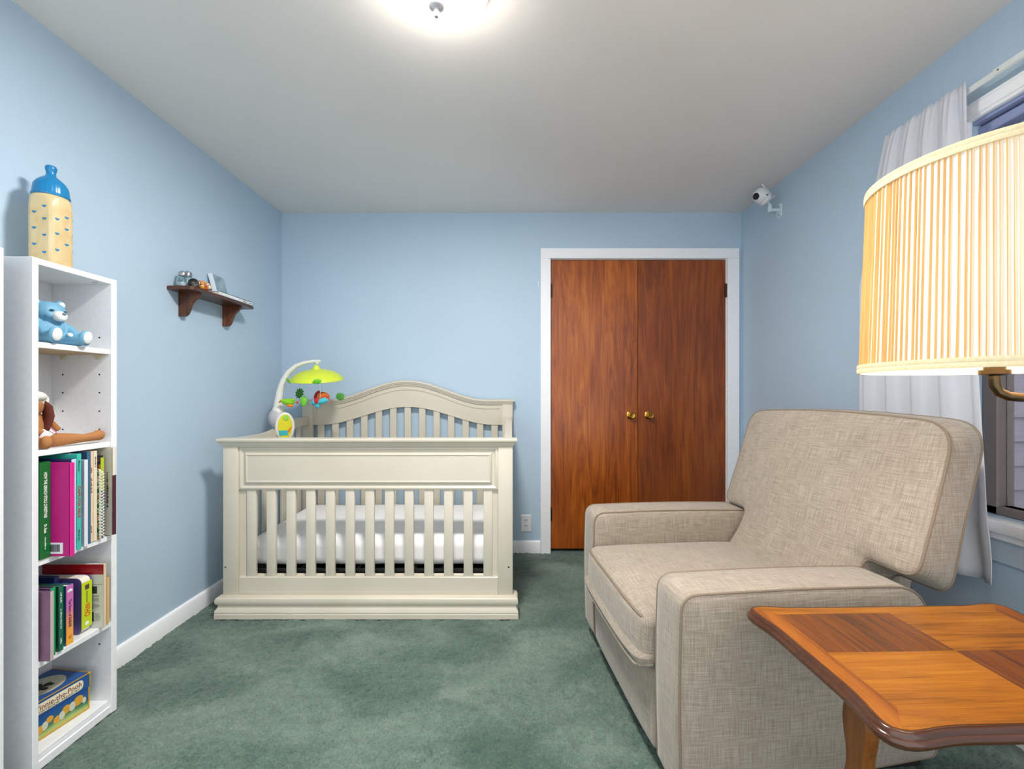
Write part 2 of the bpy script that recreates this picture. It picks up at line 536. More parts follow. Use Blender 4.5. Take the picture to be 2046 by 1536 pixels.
# closet casing and doors
bm = B()
box(bm, 0.206, 0.275, YB - 0.018, YB, -0.01, 2.045, 0.002, 1)
box(bm, 1.504, 1.586, YB - 0.018, YB, -0.01, 2.045, 0.002, 1)
box(bm, 0.206, 1.586, YB - 0.018, YB, 2.0455, 2.116, 0.002, 1)
struct('trim_1', bm, TRIM, 'white casing around the closet doors', 'door casing', smooth=False)
bm = B()
box(bm, DX0, 0.2785, YB + 0.001, YB + 0.1, -0.01, DZ); box(bm, 1.5005, DX1, YB + 0.001, YB + 0.1, -0.01, DZ); box(bm, 0.2785, 1.5005, YB + 0.001, YB + 0.1, 2.0425, DZ)
struct('trim_2', bm, TRIM, 'white jamb lining the closet opening', 'door jamb', smooth=False)
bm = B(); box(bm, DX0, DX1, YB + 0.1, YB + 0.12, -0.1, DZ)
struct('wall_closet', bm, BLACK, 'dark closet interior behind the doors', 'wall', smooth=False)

def closet_door(name, x0, x1, mat, knob_x, hinge_x, label, hs):
    bm = B(); box(bm, x0, x1, YB + 0.004, YB + 0.038, 0.022, 2.039, 0.002, 1)
    d = struct(name, bm, mat, label, 'door', smooth=False)
    bm = B()
    M = Matrix.Translation((knob_x, YB + 0.004, 0.955)) @ Matrix.Rotation(PI / 2, 4, 'X')
    lathe(bm, [(0, 0), (0.028, 0), (0.029, 0.003), (0.024, 0.006), (0.013, 0.008), (0.010, 0.016), (0.011, 0.022), (0.018, 0.027), (0.0235, 0.034),
               (0.0240, 0.042), (0.0215, 0.048), (0.019, 0.049), (0.0175, 0.0475), (0.010, 0.0465), (0, 0.047)], 32, M=M)
    k = obj('knob', bm, BRASS, d); k['label'] = 'round brass knob'
    for z in hs:
        bm = B(); cyl(bm, (hinge_x, YB - 0.004, z - 0.045), (hinge_x, YB - 0.004, z + 0.045), 0.0075, n=12)
        cyl(bm, (hinge_x, YB - 0.004, z + 0.045), (hinge_x, YB - 0.004, z + 0.052), 0.005, 0.003, n=12)
        box(bm, hinge_x - 0.006, hinge_x + 0.006, YB - 0.004, YB + 0.006, z - 0.045, z + 0.045)
        h = obj('hinge', bm, DARKMETAL, d); h['label'] = 'dark bronze hinge'
    return d
closet_door('door_1', 0.2800, 0.8862, DOORWOOD_L, 0.835, 0.2795, 'left brown wood closet door with a brass knob', (1.822, 0.265))
closet_door('door_2', 0.8886, 1.4990, DOORWOOD_R, 0.961, 1.4995, 'right brown wood closet door with a brass knob', (1.822, 0.265))

# window
FRAMEC = plain((128, 118, 114), 0.5)
VINYL = plain((146, 158, 196), 0.4)
bm = B()
for (y0, y1, z0, z1) in ((WY0 - 0.075, WY0, 0.62, 2.11), (WY1, WY1 + 0.075, 0.62, 2.11), (WY0 - 0.075, WY1 + 0.075, WZ1, 2.112)):
    box(bm, XR - 0.018, XR, y0, y1, z0, z1, 0.003, 1)
    box(bm, XR - 0.024, XR - 0.016, y0 + 0.012, y1 - 0.012, z0 + 0.01, z1 - 0.014, 0.003, 1)
win = struct('window_1', bm, TRIM, 'white framed window on the right wall behind the curtain', 'window')
bm = B(); box(bm, XR - 0.055, XR, WY0 - 0.10, WY1 + 0.10, 0.662, 0.70, 0.006, 2); box(bm, XR - 0.036, XR, WY0 - 0.09, WY1 + 0.09, 0.636, 0.662, 0.006, 2)
obj('window_sill', bm, TRIM, win)
bm = B(); box(bm, XR - 0.016, XR, WY0 - 0.075, WY1 + 0.075, 0.557, 0.637, 0.003, 1)
obj('apron', bm, plain((186, 200, 212), 0.4), win)
bm = B()
xo = XR + 0.03
for (y0, y1, z0, z1) in ((WY0, WY0 + 0.05, WZ0, WZ1), (WY1 - 0.05, WY1, WZ0, WZ1), (WY0, WY1, WZ0, WZ0 + 0.03)):
    box(bm, xo, xo + 0.06, y0, y1, z0, z1, 0.004, 1)
    box(bm, xo + 0.012, xo + 0.05, y0 + 0.008, y1 + 0.012, z0, z1, 0.003, 1)
obj('window_frame', bm, FRAMEC, win)
bm = B()
box(bm, XR, xo + 0.06, WY0, WY1, WZ1 - 0.012, WZ1); box(bm, xo - 0.012, xo + 0.05, WY0, WY1, WZ1 - 0.05, WZ1 - 0.018, 0.004, 1)
obj('head_jamb', bm, VINYL, win)
bm = B(); box(bm, xo + 0.004, xo + 0.045, WY0 + 0.03, WY1 - 0.03, WZ1 - 0.118, WZ1 - 0.066, 0.004, 1); box(bm, xo + 0.02, xo + 0.04, WY0 + 0.03, WY1 - 0.03, WZ1 - 0.14, WZ1 - 0.118)
obj('sash', bm, plain((168, 182, 200), 0.4), win)
bm = B(); box(bm, xo + 0.028, xo + 0.032, WY0 + 0.03, WY1 - 0.03, WZ0 + 0.02, WZ1 - 0.06)
obj('pane', bm, PANE, win, smooth=False)

# the neighbouring house seen through the window
t = NT('lilac_grey_siding'); n = t.noise((60, 8, 8), 3); n2 = t.noise((4, 4, 90), 3)
t.bump(n2, 0.3, 0.004)
SIDING = t.set(t.ramp(n2, [(0.3, (156, 150, 164)), (0.7, (170, 165, 179))]), 0.8)
bm = B()
sp = 0.19
for i in range(17):
    z = -0.6 + i * sp
    vs = [bm.verts.new(p) for p in ((1.95, 3.42, z), (6.0, 3.42, z), (6.0, 3.44, z + sp), (1.95, 3.44, z + sp), (1.95, 3.5, z), (6.0, 3.5, z), (6.0, 3.5, z + sp), (1.95, 3.5, z + sp))]
    for f in ((0, 1, 2, 3), (4, 7, 6, 5), (0, 4, 5, 1), (3, 2, 6, 7), (0, 3, 7, 4), (1, 5, 6, 2)): bm.faces.new([vs[k] for k in f])
o = struct('wall_exterior', bm, SIDING, 'lilac grey lap siding of the house outside the window', 'siding', smooth=False)
bm = B()
for i in range(17):
    z = -0.6 + i * sp
    vs = [bm.verts.new(p) for p in ((5.2, -4, z), (5.2, 3.42, z), (5.22, 3.42, z + sp), (5.22, -4, z + sp), (5.3, -4, z), (5.3, 3.42, z), (5.3, 3.42, z + sp), (5.3, -4, z + sp))]
    for f in ((0, 1, 2, 3), (4, 7, 6, 5), (0, 4, 5, 1), (3, 2, 6, 7), (0, 3, 7, 4), (1, 5, 6, 2)): bm.faces.new([vs[k] for k in f])
struct('wall_opposite', bm, SIDING, 'lilac grey lap siding opposite the window', 'siding', smooth=False)
bm = B(); box(bm, 1.73, 6.0, -4, 3.42, -0.7, -0.6)
struct('ground_exterior', bm, plain((120, 130, 100), 0.9), 'ground outside the window', 'ground', smooth=False)
# ------------------------------------------------------------------ bookcases
BX0, BX1 = -1.597, -1.385           # back and front of the bookcase
BY0, BY1 = 1.2645, 1.5360           # near and far outer sides
IN0, IN1 = 1.2815, 1.5150           # inner faces
SH_B, SH_C, SH_D, SH_E, SH_F = 1.261, 0.941, 0.618, 0.318, 0.045   # shelf tops

def make_bookcase(label):
    cy = (BY0 + BY1) / 2
    t = thing('bookcase', label, 'bookcase', ((BX0 + BX1) / 2, cy, 0))
    ox, oy = t.location.x, cy
    def pb(name, mat, *boxes):
        bm = B()
        for b in boxes: box(bm, b[0] - ox, b[1] - ox, b[2] - oy, b[3] - oy, b[4], b[5], 0.0012, 1)
        return obj(name, bm, mat, t, smooth=False)
    sp = pb('side_panel', MELAMINE, (BX0, BX1, BY0, IN0, 0, 1.5055))
    sf = pb('side_panel', MELAMINE, (BX0, BX1, IN1, BY1, 0, 1.5055))
    pb('top_panel', MELAMINE, (BX0, BX1 - 0.001, IN0, IN1, 1.487, 1.505))
    pb('back_panel', MELAMINE, (BX0, BX0 + 0.006, IN0, IN1, 0.0, 1.487))
    for z, dx in ((SH_B, 0.006), (SH_C, 0.003), (SH_D, 0.003), (SH_E, 0.003), (SH_F, 0.010)):
        pb('shelf', MELAMINE, (BX0 + 0.006, BX1 - dx, IN0 + 0.0005, IN1 - 0.0005, z - 0.0175, z))
    pb('kick_board', MELAMINE, (BX1 - 0.020, BX1 - 0.003, IN0, IN1, 0, 0.026))
    bm = B(); box(bm, BX0 + 0.008 - ox, BX1 - 0.008 - ox, IN0 + 0.001 - oy, IN1 - 0.001 - oy, SH_B - 0.0185, SH_B - 0.0176)
    o = obj('shelf_underside', bm, RAWEDGE, t, smooth=False); o['label'] = 'bare tan underside of the upper shelf'
    # shelf clips under the second board
    for x in (-1.545, -1.425):
        bm = B()
        prism(bm, [(0, 0), (0.030, 0), (0.012, -0.017), (0.004, -0.017)], lambda p, q, d: (x - ox + p - 0.012, d, SH_B - 0.0187 + q), IN1 - 0.010 - oy, IN1 - 0.0005 - oy)
        o = obj('shelf_clip', bm, plain((214, 206, 180), 0.3), t, smooth=False); o['label'] = 'clear plastic shelf clip'
    for x in (-1.554, -1.427):
        for z in (1.302, 1.174, 1.111, 1.047, 0.984, 0.24):
            if x < -1.5 and z in (1.302, 0.24): continue
            bm = B(); cyl(bm, (x - ox, IN1 - 0.0006 - oy, z), (x - ox, IN1 + 0.001 - oy, z), 0.0028, n=12)
            obj('peg_hole', bm, BLACK, sf)
    for x, y in ((-1.50, 1.31), (-1.47, 1.325), (-1.42, 1.49)):
        bm = B(); box(bm, x - 0.009 - ox, x + 0.009 - ox, y - 0.0015 - oy, y + 0.0015 - oy, 1.4862, 1.4871)
        obj('cam_cover', bm, plain((150, 160, 150), 0.5), t, smooth=False)
    return t
bookcase = make_bookcase('narrow tall white bookcase with books, teddy bear and plush doll on its shelves')
second = copy_thing(bookcase)
second.location.y -= 0.3424
second['label'] = 'white bookcase just in view at the left edge of the photo'

# ------------------------------------------------------------------ books
def spine_x(px, Y): return (px - 1021) / 873.0 * Y

def book(name, label, y0, y1, xs, z, h, depth, cover, spine=None, group=None, lean=0.0, title=None, ink=None, tsize=0.011,
         tz=0.55, twidth=None, pages=True, round_spine=False, corner=0.0, page_mat=None, soft=False):
    """upright book: cover faces -Y/+Y, spine faces +X at x = xs"""
    th = y1 - y0
    t = thing(name, label, 'book', (xs, (y0 + y1) / 2, z), 0, group)
    t.rotation_euler = (lean, 0, 0)
    hb = th / 2
    ct = min(0.0024, th * 0.22) if not soft else 0.0006
    bm = B()
    if corner > 0:
        ol = round_poly([(-depth, 0), (-corner * 0.1, 0), (-corner * 0.1, h), (-depth, h)], [0, corner, corner, 0], 6, 1)
        ol = [(min(p, -0.0005), q) for p, q in ol]
        prism(bm, ol, lambda p, q, d: (p, d, q), -hb, -hb + ct)
        prism(bm, ol, lambda p, q, d: (p, d, q), hb - ct, hb)
    else:
        for a, b in ((-hb, -hb + ct), (hb - ct, hb)):
            box(bm, -depth, -0.001, a, b, 0, h, 0.0004, 1)
    obj('cover', bm, cover, t, smooth=False)
    bm = B()
    sh = h if corner == 0 else h - 2 * corner * 0.75
    s0 = 0 if corner == 0 else corner * 0.75
    if round_spine:
        prism(bm, [(-0.0015, -hb), (0.0008, -hb * 0.72), (0.0022, 0), (0.0008, hb * 0.72), (-0.0015, hb), (-0.003, hb), (-0.003, -hb)], lambda p, q, d: (p, q, d), s0, s0 + sh)
    else:
        box(bm, -0.0022, 0.0, -hb, hb, s0, s0 + sh, 0.0004, 1)
    obj('spine', bm, spine or cover, t, smooth=False)
    if pages:
        bm = B()
        if corner > 0:
            ol = round_poly([(-depth + 0.001, 0.001), (-0.003, 0.001), (-0.003, h - 0.001), (-depth + 0.001, h - 0.001)], [0, corner, corner, 0], 6, 1)
            prism(bm, ol, lambda p, q, d: (p, d, q), -hb + ct, hb - ct)
        else:
            box(bm, -depth + 0.004, -0.0022, -hb + ct, hb - ct, 0.004, h - 0.004)
        obj('pages', bm, page_mat or PAPER, t, smooth=False)
    if title:
        for body, zz, wd, sz, mt in title:
            text('title_lettering', body, sz, mt, t, (0.0004 if not round_spine else 0.0026, 0, zz), (R(90), R(90), R(90)), width=wd, bold=0.0002)
    return t

def artwork(name, stops, scale, loc=(0, 0, 0), detail=2, dist=1.0, rough=0.4):
    t = NT(name)
    r = t.n('ShaderNodeValToRGB'); t.l(t.noise(scale, detail, dist, loc=loc), r.inputs['Fac'])
    el = r.color_ramp.elements; r.color_ramp.interpolation = 'CONSTANT'
    while len(el) < len(stops): el.new(0.5)
    for e, (p, c) in zip(el, stops): e.position = p; e.color = lin(c)
    return t.set(r.outputs['Color'], rough)

GRN = plain((12, 104, 44), 0.3); MAG = plain((190, 10, 122), 0.35); MAG2 = plain((222, 22, 142), 0.35)
NAVY = plain((26, 30, 84), 0.4); LTB = plain((196, 216, 238), 0.4); TURQ = plain((58, 192, 176), 0.4); TEAL = plain((54, 104, 132), 0.5)
GU = 'books standing on the full upper book shelf'
zD = SH_D + 0.0008
art_t = artwork('swirled_cover_print', [(0.0, (54, 190, 176)), (0.42, (230, 236, 236)), (0.5, (62, 150, 180)), (0.58, (66, 196, 180)), (0.72, (74, 92, 44)), (0.8, (196, 60, 44))], (20, 20, 26), dist=2)
b1 = book('picture_book', 'dark green book with white spine title, nearest on the upper book shelf', 1.2835, 1.3135, -1.384, zD, 0.286, 0.17, GRN, GRN, GU,
     title=[('HOW THE GRINCH STOLE CHRISTMAS!', 0.188, 0.135, 0.012, WHITEINK), ('Dr. Seuss', 0.088, 0.026, 0.011, WHITEINK), ('~', 0.045, 0.036, 0.005, WHITEINK)])
b2 = book('picture_book', 'bright magenta book with a barcode sticking out past its neighbours', 1.3140, 1.3275, -1.325, zD, 0.281, 0.22, MAG, MAG2, GU, round_spine=True)
bm = B(); box(bm, -0.0865, -0.0225, -0.0077, -0.0066, 0.008, 0.041)
o = obj('barcode_label', bm, WHITE, b2, smooth=False); o['label'] = 'white barcode label'
bm = B(); x = -0.082
random.seed(3)
while x < -0.030:
    w = random.choice((0.0006, 0.0010, 0.0016)); box(bm, x, x + w, -0.0081, -0.0076, 0.014, 0.036); x += w + random.choice((0.0006, 0.0009))
obj('barcode_bars', bm, DARKINK, o, smooth=False)
bm = B(); prism(bm, [(-0.09, 0.216), (-0.066, 0.2215), (-0.09, 0.2285)], lambda p, q, d: (p, d, q), -0.0075, -0.0066)
o = obj('cover_motif', bm, plain((240, 150, 40), 0.4), b2, smooth=False); o['label'] = 'small orange flame shape on the cover'
book('picture_book', 'navy book with pale blue spine just behind the magenta book', 1.3280, 1.3420, -1.335, zD, 0.289, 0.2, NAVY, LTB, GU)
b4 = book('picture_book', 'turquoise book with red spine lettering and swirled cover, right after the magenta one', 1.3660, 1.3800, -1.357, zD, 0.300, 0.22, art_t, TURQ, GU,
     title=[('CAPS FOR SALE', 0.150, 0.10, 0.011, plain((190, 50, 40), 0.5)), ('~', 0.262, 0.034, 0.006, DARKINK), ('~', 0.045, 0.034, 0.006, DARKINK)])
bm = B(); box(bm, -0.22, -0.001, -0.0073, -0.0069, 0.265, 0.3)
obj('cover_band', bm, TURQ, b4, smooth=False)
book('picture_book', 'slim pale lavender book with a white spine', 1.3960, 1.4080, -1.363, zD, 0.277, 0.2, plain((196, 204, 232), 0.4), plain((228, 230, 236), 0.5), GU)
book('picture_book', 'red book whose red top shows above the pale lavender book', 1.3812, 1.3950, -1.392, zD, 0.284, 0.18, plain((186, 22, 50), 0.4), None, GU)
book('picture_book', 'slate blue hardback standing before the peach spine', 1.4160, 1.4290, -1.374, zD, 0.300, 0.2, plain((42, 78, 108), 0.4), TEAL, GU)
b8 = book('picture_book', 'peach spined book with tiny brown lettering', 1.4350, 1.4490, -1.384, zD, 0.298, 0.2, plain((236, 206, 172), 0.5), plain((240, 208, 178), 0.5), GU,
     title=[('~', 0.236, 0.018, 0.007, plain((150, 80, 40), 0.6)), ('~', 0.186, 0.05, 0.008, plain((150, 80, 40), 0.6)), ('~', 0.04, 0.026, 0.006, plain((150, 80, 40), 0.6))])
b9 = book('picture_book', 'cream spined book beside the peach spine, behind the spiral bound book', 1.4500, 1.4610, -1.384, zD, 0.298, 0.2, plain((236, 226, 200), 0.5), plain((232, 222, 196), 0.5), GU,
     title=[('~', 0.262, 0.034, 0.007, plain((90, 90, 60), 0.6))])
art_s = artwork('woodland_cover_print', [(0.0, (238, 236, 220)), (0.40, (24, 110, 66)), (0.5, (238, 236, 220)), (0.56, (226, 120, 40)), (0.62, (30, 120, 70)), (0.72, (240, 238, 222))], (34, 34, 40), loc=(2, 3, 1), dist=1.4)
# spiral bound book
t = thing('spiral_book', 'small spiral bound book with white coil and woodland cover', 'book', (-1.377, 1.4690, zD), 0, GU)
bm = B(); box(bm, -0.15, -0.004, -0.005, -0.0035, 0, 0.236); box(bm, -0.15, -0.004, 0.0035, 0.005, 0, 0.236)
obj('cover', bm, art_s, t, smooth=False)
bm = B(); box(bm, -0.149, -0.005, -0.0035, 0.0035, 0.001, 0.235); obj('pages', bm, PAPER, t, smooth=False)
bm = B()
pts = [(0.0005 + 0.0058 * math.cos(a), 0.0062 * math.sin(a), 0.008 + 0.22 * a / (2 * PI * 22)) for a in [2 * PI * 22 * k / (22 * 12) for k in range(22 * 12 + 1)]]
tube(bm, pts, 0.0014, 5)
o = obj('coil_binding', bm, plain((236, 234, 208), 0.4), t); o['label'] = 'white coil binding'
t = book('picture_book', 'lime and blue spined book with orange cover top, beyond the coil binding', 1.4770, 1.4890, -1.3865, zD, 0.272, 0.2, artwork('harvest_cover_print', [(0, (226, 110, 44)), (0.5, (40, 60, 90)), (0.62, (120, 90, 130))], (26, 26, 22)), plain((176, 200, 40), 0.4), GU)
bm = B(); box(bm, -0.0005, 0.0004, -0.0060, 0.0060, 0.0, 0.160); obj('spine_band', bm, plain((54, 82, 160), 0.4), t, smooth=False)
bm = B(); box(bm, 0.0002, 0.0006, -0.0060, 0.0060, 0.075, 0.120); obj('spine_patch', bm, plain((40, 132, 176), 0.4), t, smooth=False)
# large framed cover book with torn jacket
t = book('hardback_book', 'large beige hardback with grey picture and torn jacket, farthest on the upper book shelf', 1.4990, 1.5122, -1.366, zD + 0.004, 0.300, 0.2, plain((206, 202, 184), 0.6), plain((226, 220, 206), 0.6), GU, round_spine=True)
bm = B(); box(bm, -0.185, -0.034, -0.0074, -0.0069, 0.016, 0.274)
pm = NT('grey_cover_photo'); pn = pm.noise((7, 7, 5), 3, 0.6)
o = obj('cover_picture', bm, pm.set(pm.ramp(pn, [(0.35, (52, 58, 58)), (0.5, (118, 122, 112)), (0.66, (150, 146, 122))]), 0.4), t, smooth=False); o['label'] = 'dark grey cover picture'
bm = B(); prism(bm, [(0.0000, -0.0066), (0.0030, 0), (0.0000, 0.0066), (-0.0010, 0.0066), (-0.0010, -0.0066)], lambda p, q, d: (p, q, d), 0.001, 0.205)
o = obj('bare_spine', bm, plain((76, 22, 42), 0.6), t, smooth=False); o['label'] = 'maroon cloth spine where the jacket is torn'
text('title_lettering', '~', 0.010, DARKINK, t, (-0.017, -0.0074, 0.155), (R(90), R(90), 0), width=0.12)

# lower book shelf
GL = 'books standing on the lower book shelf'
zE = SH_E + 0.0008
pm = NT('mauve_cover'); pn = pm.noise((9, 9, 7), 3, 0.6)
MAUVE = pm.set(pm.ramp(pn, [(0.3, (120, 84, 112)), (0.7, (150, 110, 134))]), 0.4)
t = book('picture_book', 'mauve book with faded cover, nearest on the lower book shelf', 1.2880, 1.2970, -1.357, zE, 0.205, 0.15, MAUVE, plain((196, 176, 176), 0.5), GL)
b = book('picture_book', 'bright green spined book leaning against the mauve one', 1.3070, 1.3220, -1.378, zE, 0.205, 0.16, plain((88, 52, 112), 0.4), plain((16, 160, 92), 0.4), GL,
     title=[('~', 0.138, 0.034, 0.008, plain((190, 230, 120), 0.5)), ('~', 0.06, 0.03, 0.006, plain((120, 200, 120), 0.5))])
book('picture_book', 'dark green spined book with white title between bright green and pink ones', 1.3350, 1.3490, -1.382, zE, 0.200, 0.16, plain((24, 96, 76), 0.4), plain((20, 104, 72), 0.4), GL,
     title=[('~', 0.163, 0.032, 0.007, WHITEINK), ('~', 0.098, 0.062, 0.006, WHITEINK), ('~', 0.03, 0.018, 0.007, WHITEINK)])
m = NT('pink_to_orange_spine'); sx = m.n('ShaderNodeSeparateXYZ'); m.l(m.coord(), sx.inputs[0])
GRAD = m.set(m.ramp(m.math('MULTIPLY', sx.outputs[2], 5.3), [(0.05, (250, 178, 50)), (0.42, (246, 150, 84)), (0.62, (214, 112, 178)), (0.95, (196, 106, 180))]), 0.4)
t = book('picture_book', 'book with a pink to orange spine on the lower book shelf', 1.3660, 1.3880, -1.390, zE, 0.187, 0.15, plain((34, 104, 140), 0.4), GRAD, GL,
     title=[('The Story of BABAR', 0.098, 0.088, 0.013, plain((96, 60, 110), 0.5))])
bm = B()
for dy, dz, r in ((-0.004, 0.168, 0.004), (0.001, 0.170, 0.005), (0.005, 0.168, 0.0038)): ell(bm, (0.0, dy, dz), (0.0006, r, r * 0.9), n=12, m=6)
o = obj('spine_motif', bm, WHITEINK, t); o['label'] = 'small white flower on the spine'
bm = B(); ell(bm, (0, 0.001, 0.024), (0.0006, 0.006, 0.007), n=12, m=6)
obj('spine_emblem', bm, plain((224, 130, 40), 0.4), t)
pm = NT('purple_board_cover'); pn = pm.noise((5, 5, 5), 2)
t = book('board_book', 'purple board book with rounded corners and lime spine reading WHO', 1.4290, 1.4640, -1.4035, zE, 0.184, 0.13, pm.set(pm.ramp(pn, [(0.3, (92, 76, 134)), (0.7, (104, 88, 146))]), 0.4), plain((196, 214, 28), 0.4), GL, corner=0.022,
     title=[('~', 0.118, 0.040, 0.008, plain((110, 120, 40), 0.5)), ('WHO', 0.074, 0.042, 0.026, plain((220, 70, 30), 0.5))])
bm = B(); ell(bm, (0.0, 0, 0.030), (0.0007, 0.007, 0.007), n=14, m=6); obj('spine_emblem', bm, WHITEINK, t)
bm = B(); box(bm, 0, 0.0005, -0.007, 0.007, 0.142, 0.158, 0.0003, 1); obj('spine_motif', bm, plain((90, 60, 50), 0.5), t)
bm = B()
for x, z, r in ((-0.044, 0.085, 0.009), (-0.052, 0.073, 0.008), (-0.036, 0.094, 0.006), (-0.058, 0.086, 0.006)): ell(bm, (x, -0.0176, z), (r, 0.0005, r * 0.8), n=12, m=6)
o = obj('cover_picture', bm, plain((94, 84, 44), 0.5), t); o['label'] = 'small olive and red drawing on the purple cover'
bm = B(); ell(bm, (-0.056, -0.0176, 0.058), (0.009, 0.0006, 0.006), n=12, m=6); ell(bm, (-0.030, -0.0176, 0.099), (0.003, 0.0006, 0.003), n=12, m=6)
obj('cover_accent', bm, plain((196, 90, 40), 0.5), t)
t = book('picture_book', 'tall book with red top band and white printed back cover, behind the purple board book', 1.4720, 1.4815, -1.372, zE, 0.214, 0.207, plain((222, 222, 212), 0.5), plain((222, 200, 168), 0.6), GL)
bm = B(); box(bm, -0.207, -0.0005, -0.0054, -0.0048, 0.180, 0.214); obj('cover_band', bm, plain((160, 10, 22), 0.35), t, smooth=False)
bm = B(); box(bm, -0.0465, -0.0225, -0.0053, -0.0048, 0.116, 0.140); box(bm, -0.055, -0.0335, -0.0053, -0.0048, 0.022, 0.054)
obj('printed_picture', bm, plain((44, 60, 56), 0.6), t, smooth=False)
bm = B(); box(bm, -0.058, -0.003, -0.0052, -0.0048, 0.1465, 0.1475)
obj('printed_rule', bm, plain((170, 120, 90), 0.6), t, smooth=False)
bm = B(); random.seed(5)
for k in range(5): box(bm, -0.051, -0.010 - random.random() * 0.008, -0.0052, -0.0048, 0.108 - k * 0.0045, 0.1094 - k * 0.0045)
for k in range(4): box(bm, -0.051, -0.012 - random.random() * 0.008, -0.0052, -0.0048, 0.080 - k * 0.0045, 0.0814 - k * 0.0045)
for k in range(6): box(bm, -0.030, -0.010 - random.random() * 0.006, -0.0052, -0.0048, 0.048 - k * 0.0045, 0.0492 - k * 0.0045)
obj('printed_text', bm, plain((120, 120, 116), 0.6), t, smooth=False)
book('picture_book', 'short tan book at the far end of the lower book shelf', 1.4960, 1.5060, -1.384, zE, 0.158, 0.16, plain((206, 164, 112), 0.6), plain((216, 176, 122), 0.6), GL)
book('picture_book', 'navy book with white label tucked behind the pink and orange spine', 1.3890, 1.4040, -1.452, zE, 0.205, 0.13, plain((24, 38, 100), 0.4), plain((36, 44, 104), 0.4), GL)
t = book('picture_book', 'brown edged book leaning at the back of the lower book shelf', 1.3250, 1.3345, -1.440, zE, 0.203, 0.14, plain((150, 108, 84), 0.5), plain((196, 150, 120), 0.5), GL)

# keepsake box on the bottom shelf
t = thing('keepsake_box', 'blue and gold lidded storage box on the bottom shelf of the bookcase', 'box', (-1.4355, 1.410, SH_F + 0.0006), R(-8))
Lh, Dp, Hh = 0.066, 0.145, 0.120
Lh0, Lh1 = -0.105, 0.066
BLUE = plain((36, 84, 148), 0.35); GOLD = plain((206, 160, 52), 0.4, 0.3)
bm = B(); box(bm, -Dp, 0, Lh0, Lh1, 0, 0.078, 0.001, 1)
skyland = NT('painted_meadow'); sx = skyland.n('ShaderNodeSeparateXYZ'); skyland.l(skyland.coord(), sx.inputs[0])
hgt = skyland.math('ADD', skyland.math('MULTIPLY', sx.outputs[2], 12.0), skyland.math('MULTIPLY', skyland.noise((22, 22, 22), 3, 0.6), 0.35))
MEADOW = skyland.set(skyland.ramp(hgt, [(0.30, (176, 190, 110)), (0.48, (92, 138, 84)), (0.62, (40, 100, 106)), (0.76, (36, 92, 150)), (0.95, (32, 80, 146))]), 0.35)
body = obj('box_body', bm, MEADOW, t, smooth=False)
bm = B(); box(bm, -Dp - 0.002, 0.002, Lh0 - 0.002, Lh1 + 0.002, 0.074, Hh, 0.001, 1)
lid = obj('lid', bm, BLUE, t, smooth=False)
bm = B()
for y in (Lh0 - 0.002, Lh1 + 0.002):
    tube(bm, [(0.002, y, 0.075), (0.002, y, Hh)], 0.0022, 6)
tube(bm, [(0.002, Lh0, Hh), (0.002, Lh1, Hh)], 0.0018, 6); tube(bm, [(-Dp, Lh1 + 0.002, Hh), (0.002, Lh1 + 0.002, Hh)], 0.0018, 6)
ell(bm, (0.001, Lh1 + 0.001, Hh - 0.001), (0.004, 0.005, 0.004), n=10, m=6)
obj('gold_edging', bm, GOLD, lid)
bm = B()
tube(bm, [(0.0005, Lh0, 0.0025), (0.0005, Lh1, 0.0025)], 0.0025, 6); tube(bm, [(0, Lh1, 0.001), (0, Lh1, 0.074)], 0.0024, 6)
tube(bm, [(-Dp, Lh1, 0.0025), (0, Lh1, 0.0025)], 0.0022, 6)
obj('gold_edging', bm, GOLD, body)
bm = B()
ol = round_poly([(-0.098, 0.080), (0.048, 0.080), (0.048, 0.112), (-0.098, 0.112)], 0.014, 6, 1)
prism(bm, ol, lambda p, q, d: (d, p, q), 0.0018, 0.0026)
pl = obj('title_plaque', bm, plain((236, 228, 200), 0.5), lid, smooth=False); pl['label'] = 'cream title plaque'
text('title_lettering', 'Winnie-the-Pooh', 0.024, plain((132, 56, 40), 0.5), lid, (0.0028, -0.025, 0.0985), (R(90), 0, R(90)), width=0.135)
text('title_lettering', 'STORYBOOK TREASURY', 0.010, plain((120, 104, 70), 0.5), lid, (0.0028, -0.025, 0.085), (R(90), 0, R(90)), width=0.125)
bm = B(); ol = [(-0.075 + 0.055 * math.cos(a), -0.018 + 0.062 * math.sin(a)) for a in [2 * PI * k / 32 for k in range(32)]]
prism(bm, ol, lambda p, q, d: (p, q, d), Hh, Hh + 0.0006)
ov = obj('lid_medallion', bm, plain((206, 200, 176), 0.5), lid, smooth=False); ov['label'] = 'cream oval on the lid'
bm = B(); random.seed(11)
for k in range(9):
    a = random.random() * 6.28; r = random.random() * 0.030
    ell(bm, (-0.075 + r * math.cos(a) * 0.8, -0.018 + r * math.sin(a) * 1.2, Hh + 0.0006), (0.011, 0.008, 0.0005), rot=(0, 0, a), n=10, m=6)
obj('medallion_foliage', bm, plain((44, 44, 36), 0.6), ov)
bm = B(); random.seed(4)
for y, z, r in ((-0.07, 0.030, 0.012), (-0.045, 0.045, 0.010), (-0.025, 0.030, 0.011), (0.000, 0.044, 0.013), (0.035, 0.048, 0.015)):
    ell(bm, (0.0004, y, z), (0.0006, r, r * 1.05), n=12, m=6)
obj('painted_haystack', bm, plain((214, 160, 50), 0.5), body)
bm = B()
for y, z, r in ((-0.058, 0.034, 0.011), (-0.012, 0.034, 0.011), (0.017, 0.042, 0.012), (0.052, 0.038, 0.008)):
    ell(bm, (0.0006, y, z), (0.0006, r * 0.8, r * 1.2), n=12, m=6)
obj('painted_shrub', bm, plain((206, 206, 186), 0.5), body)

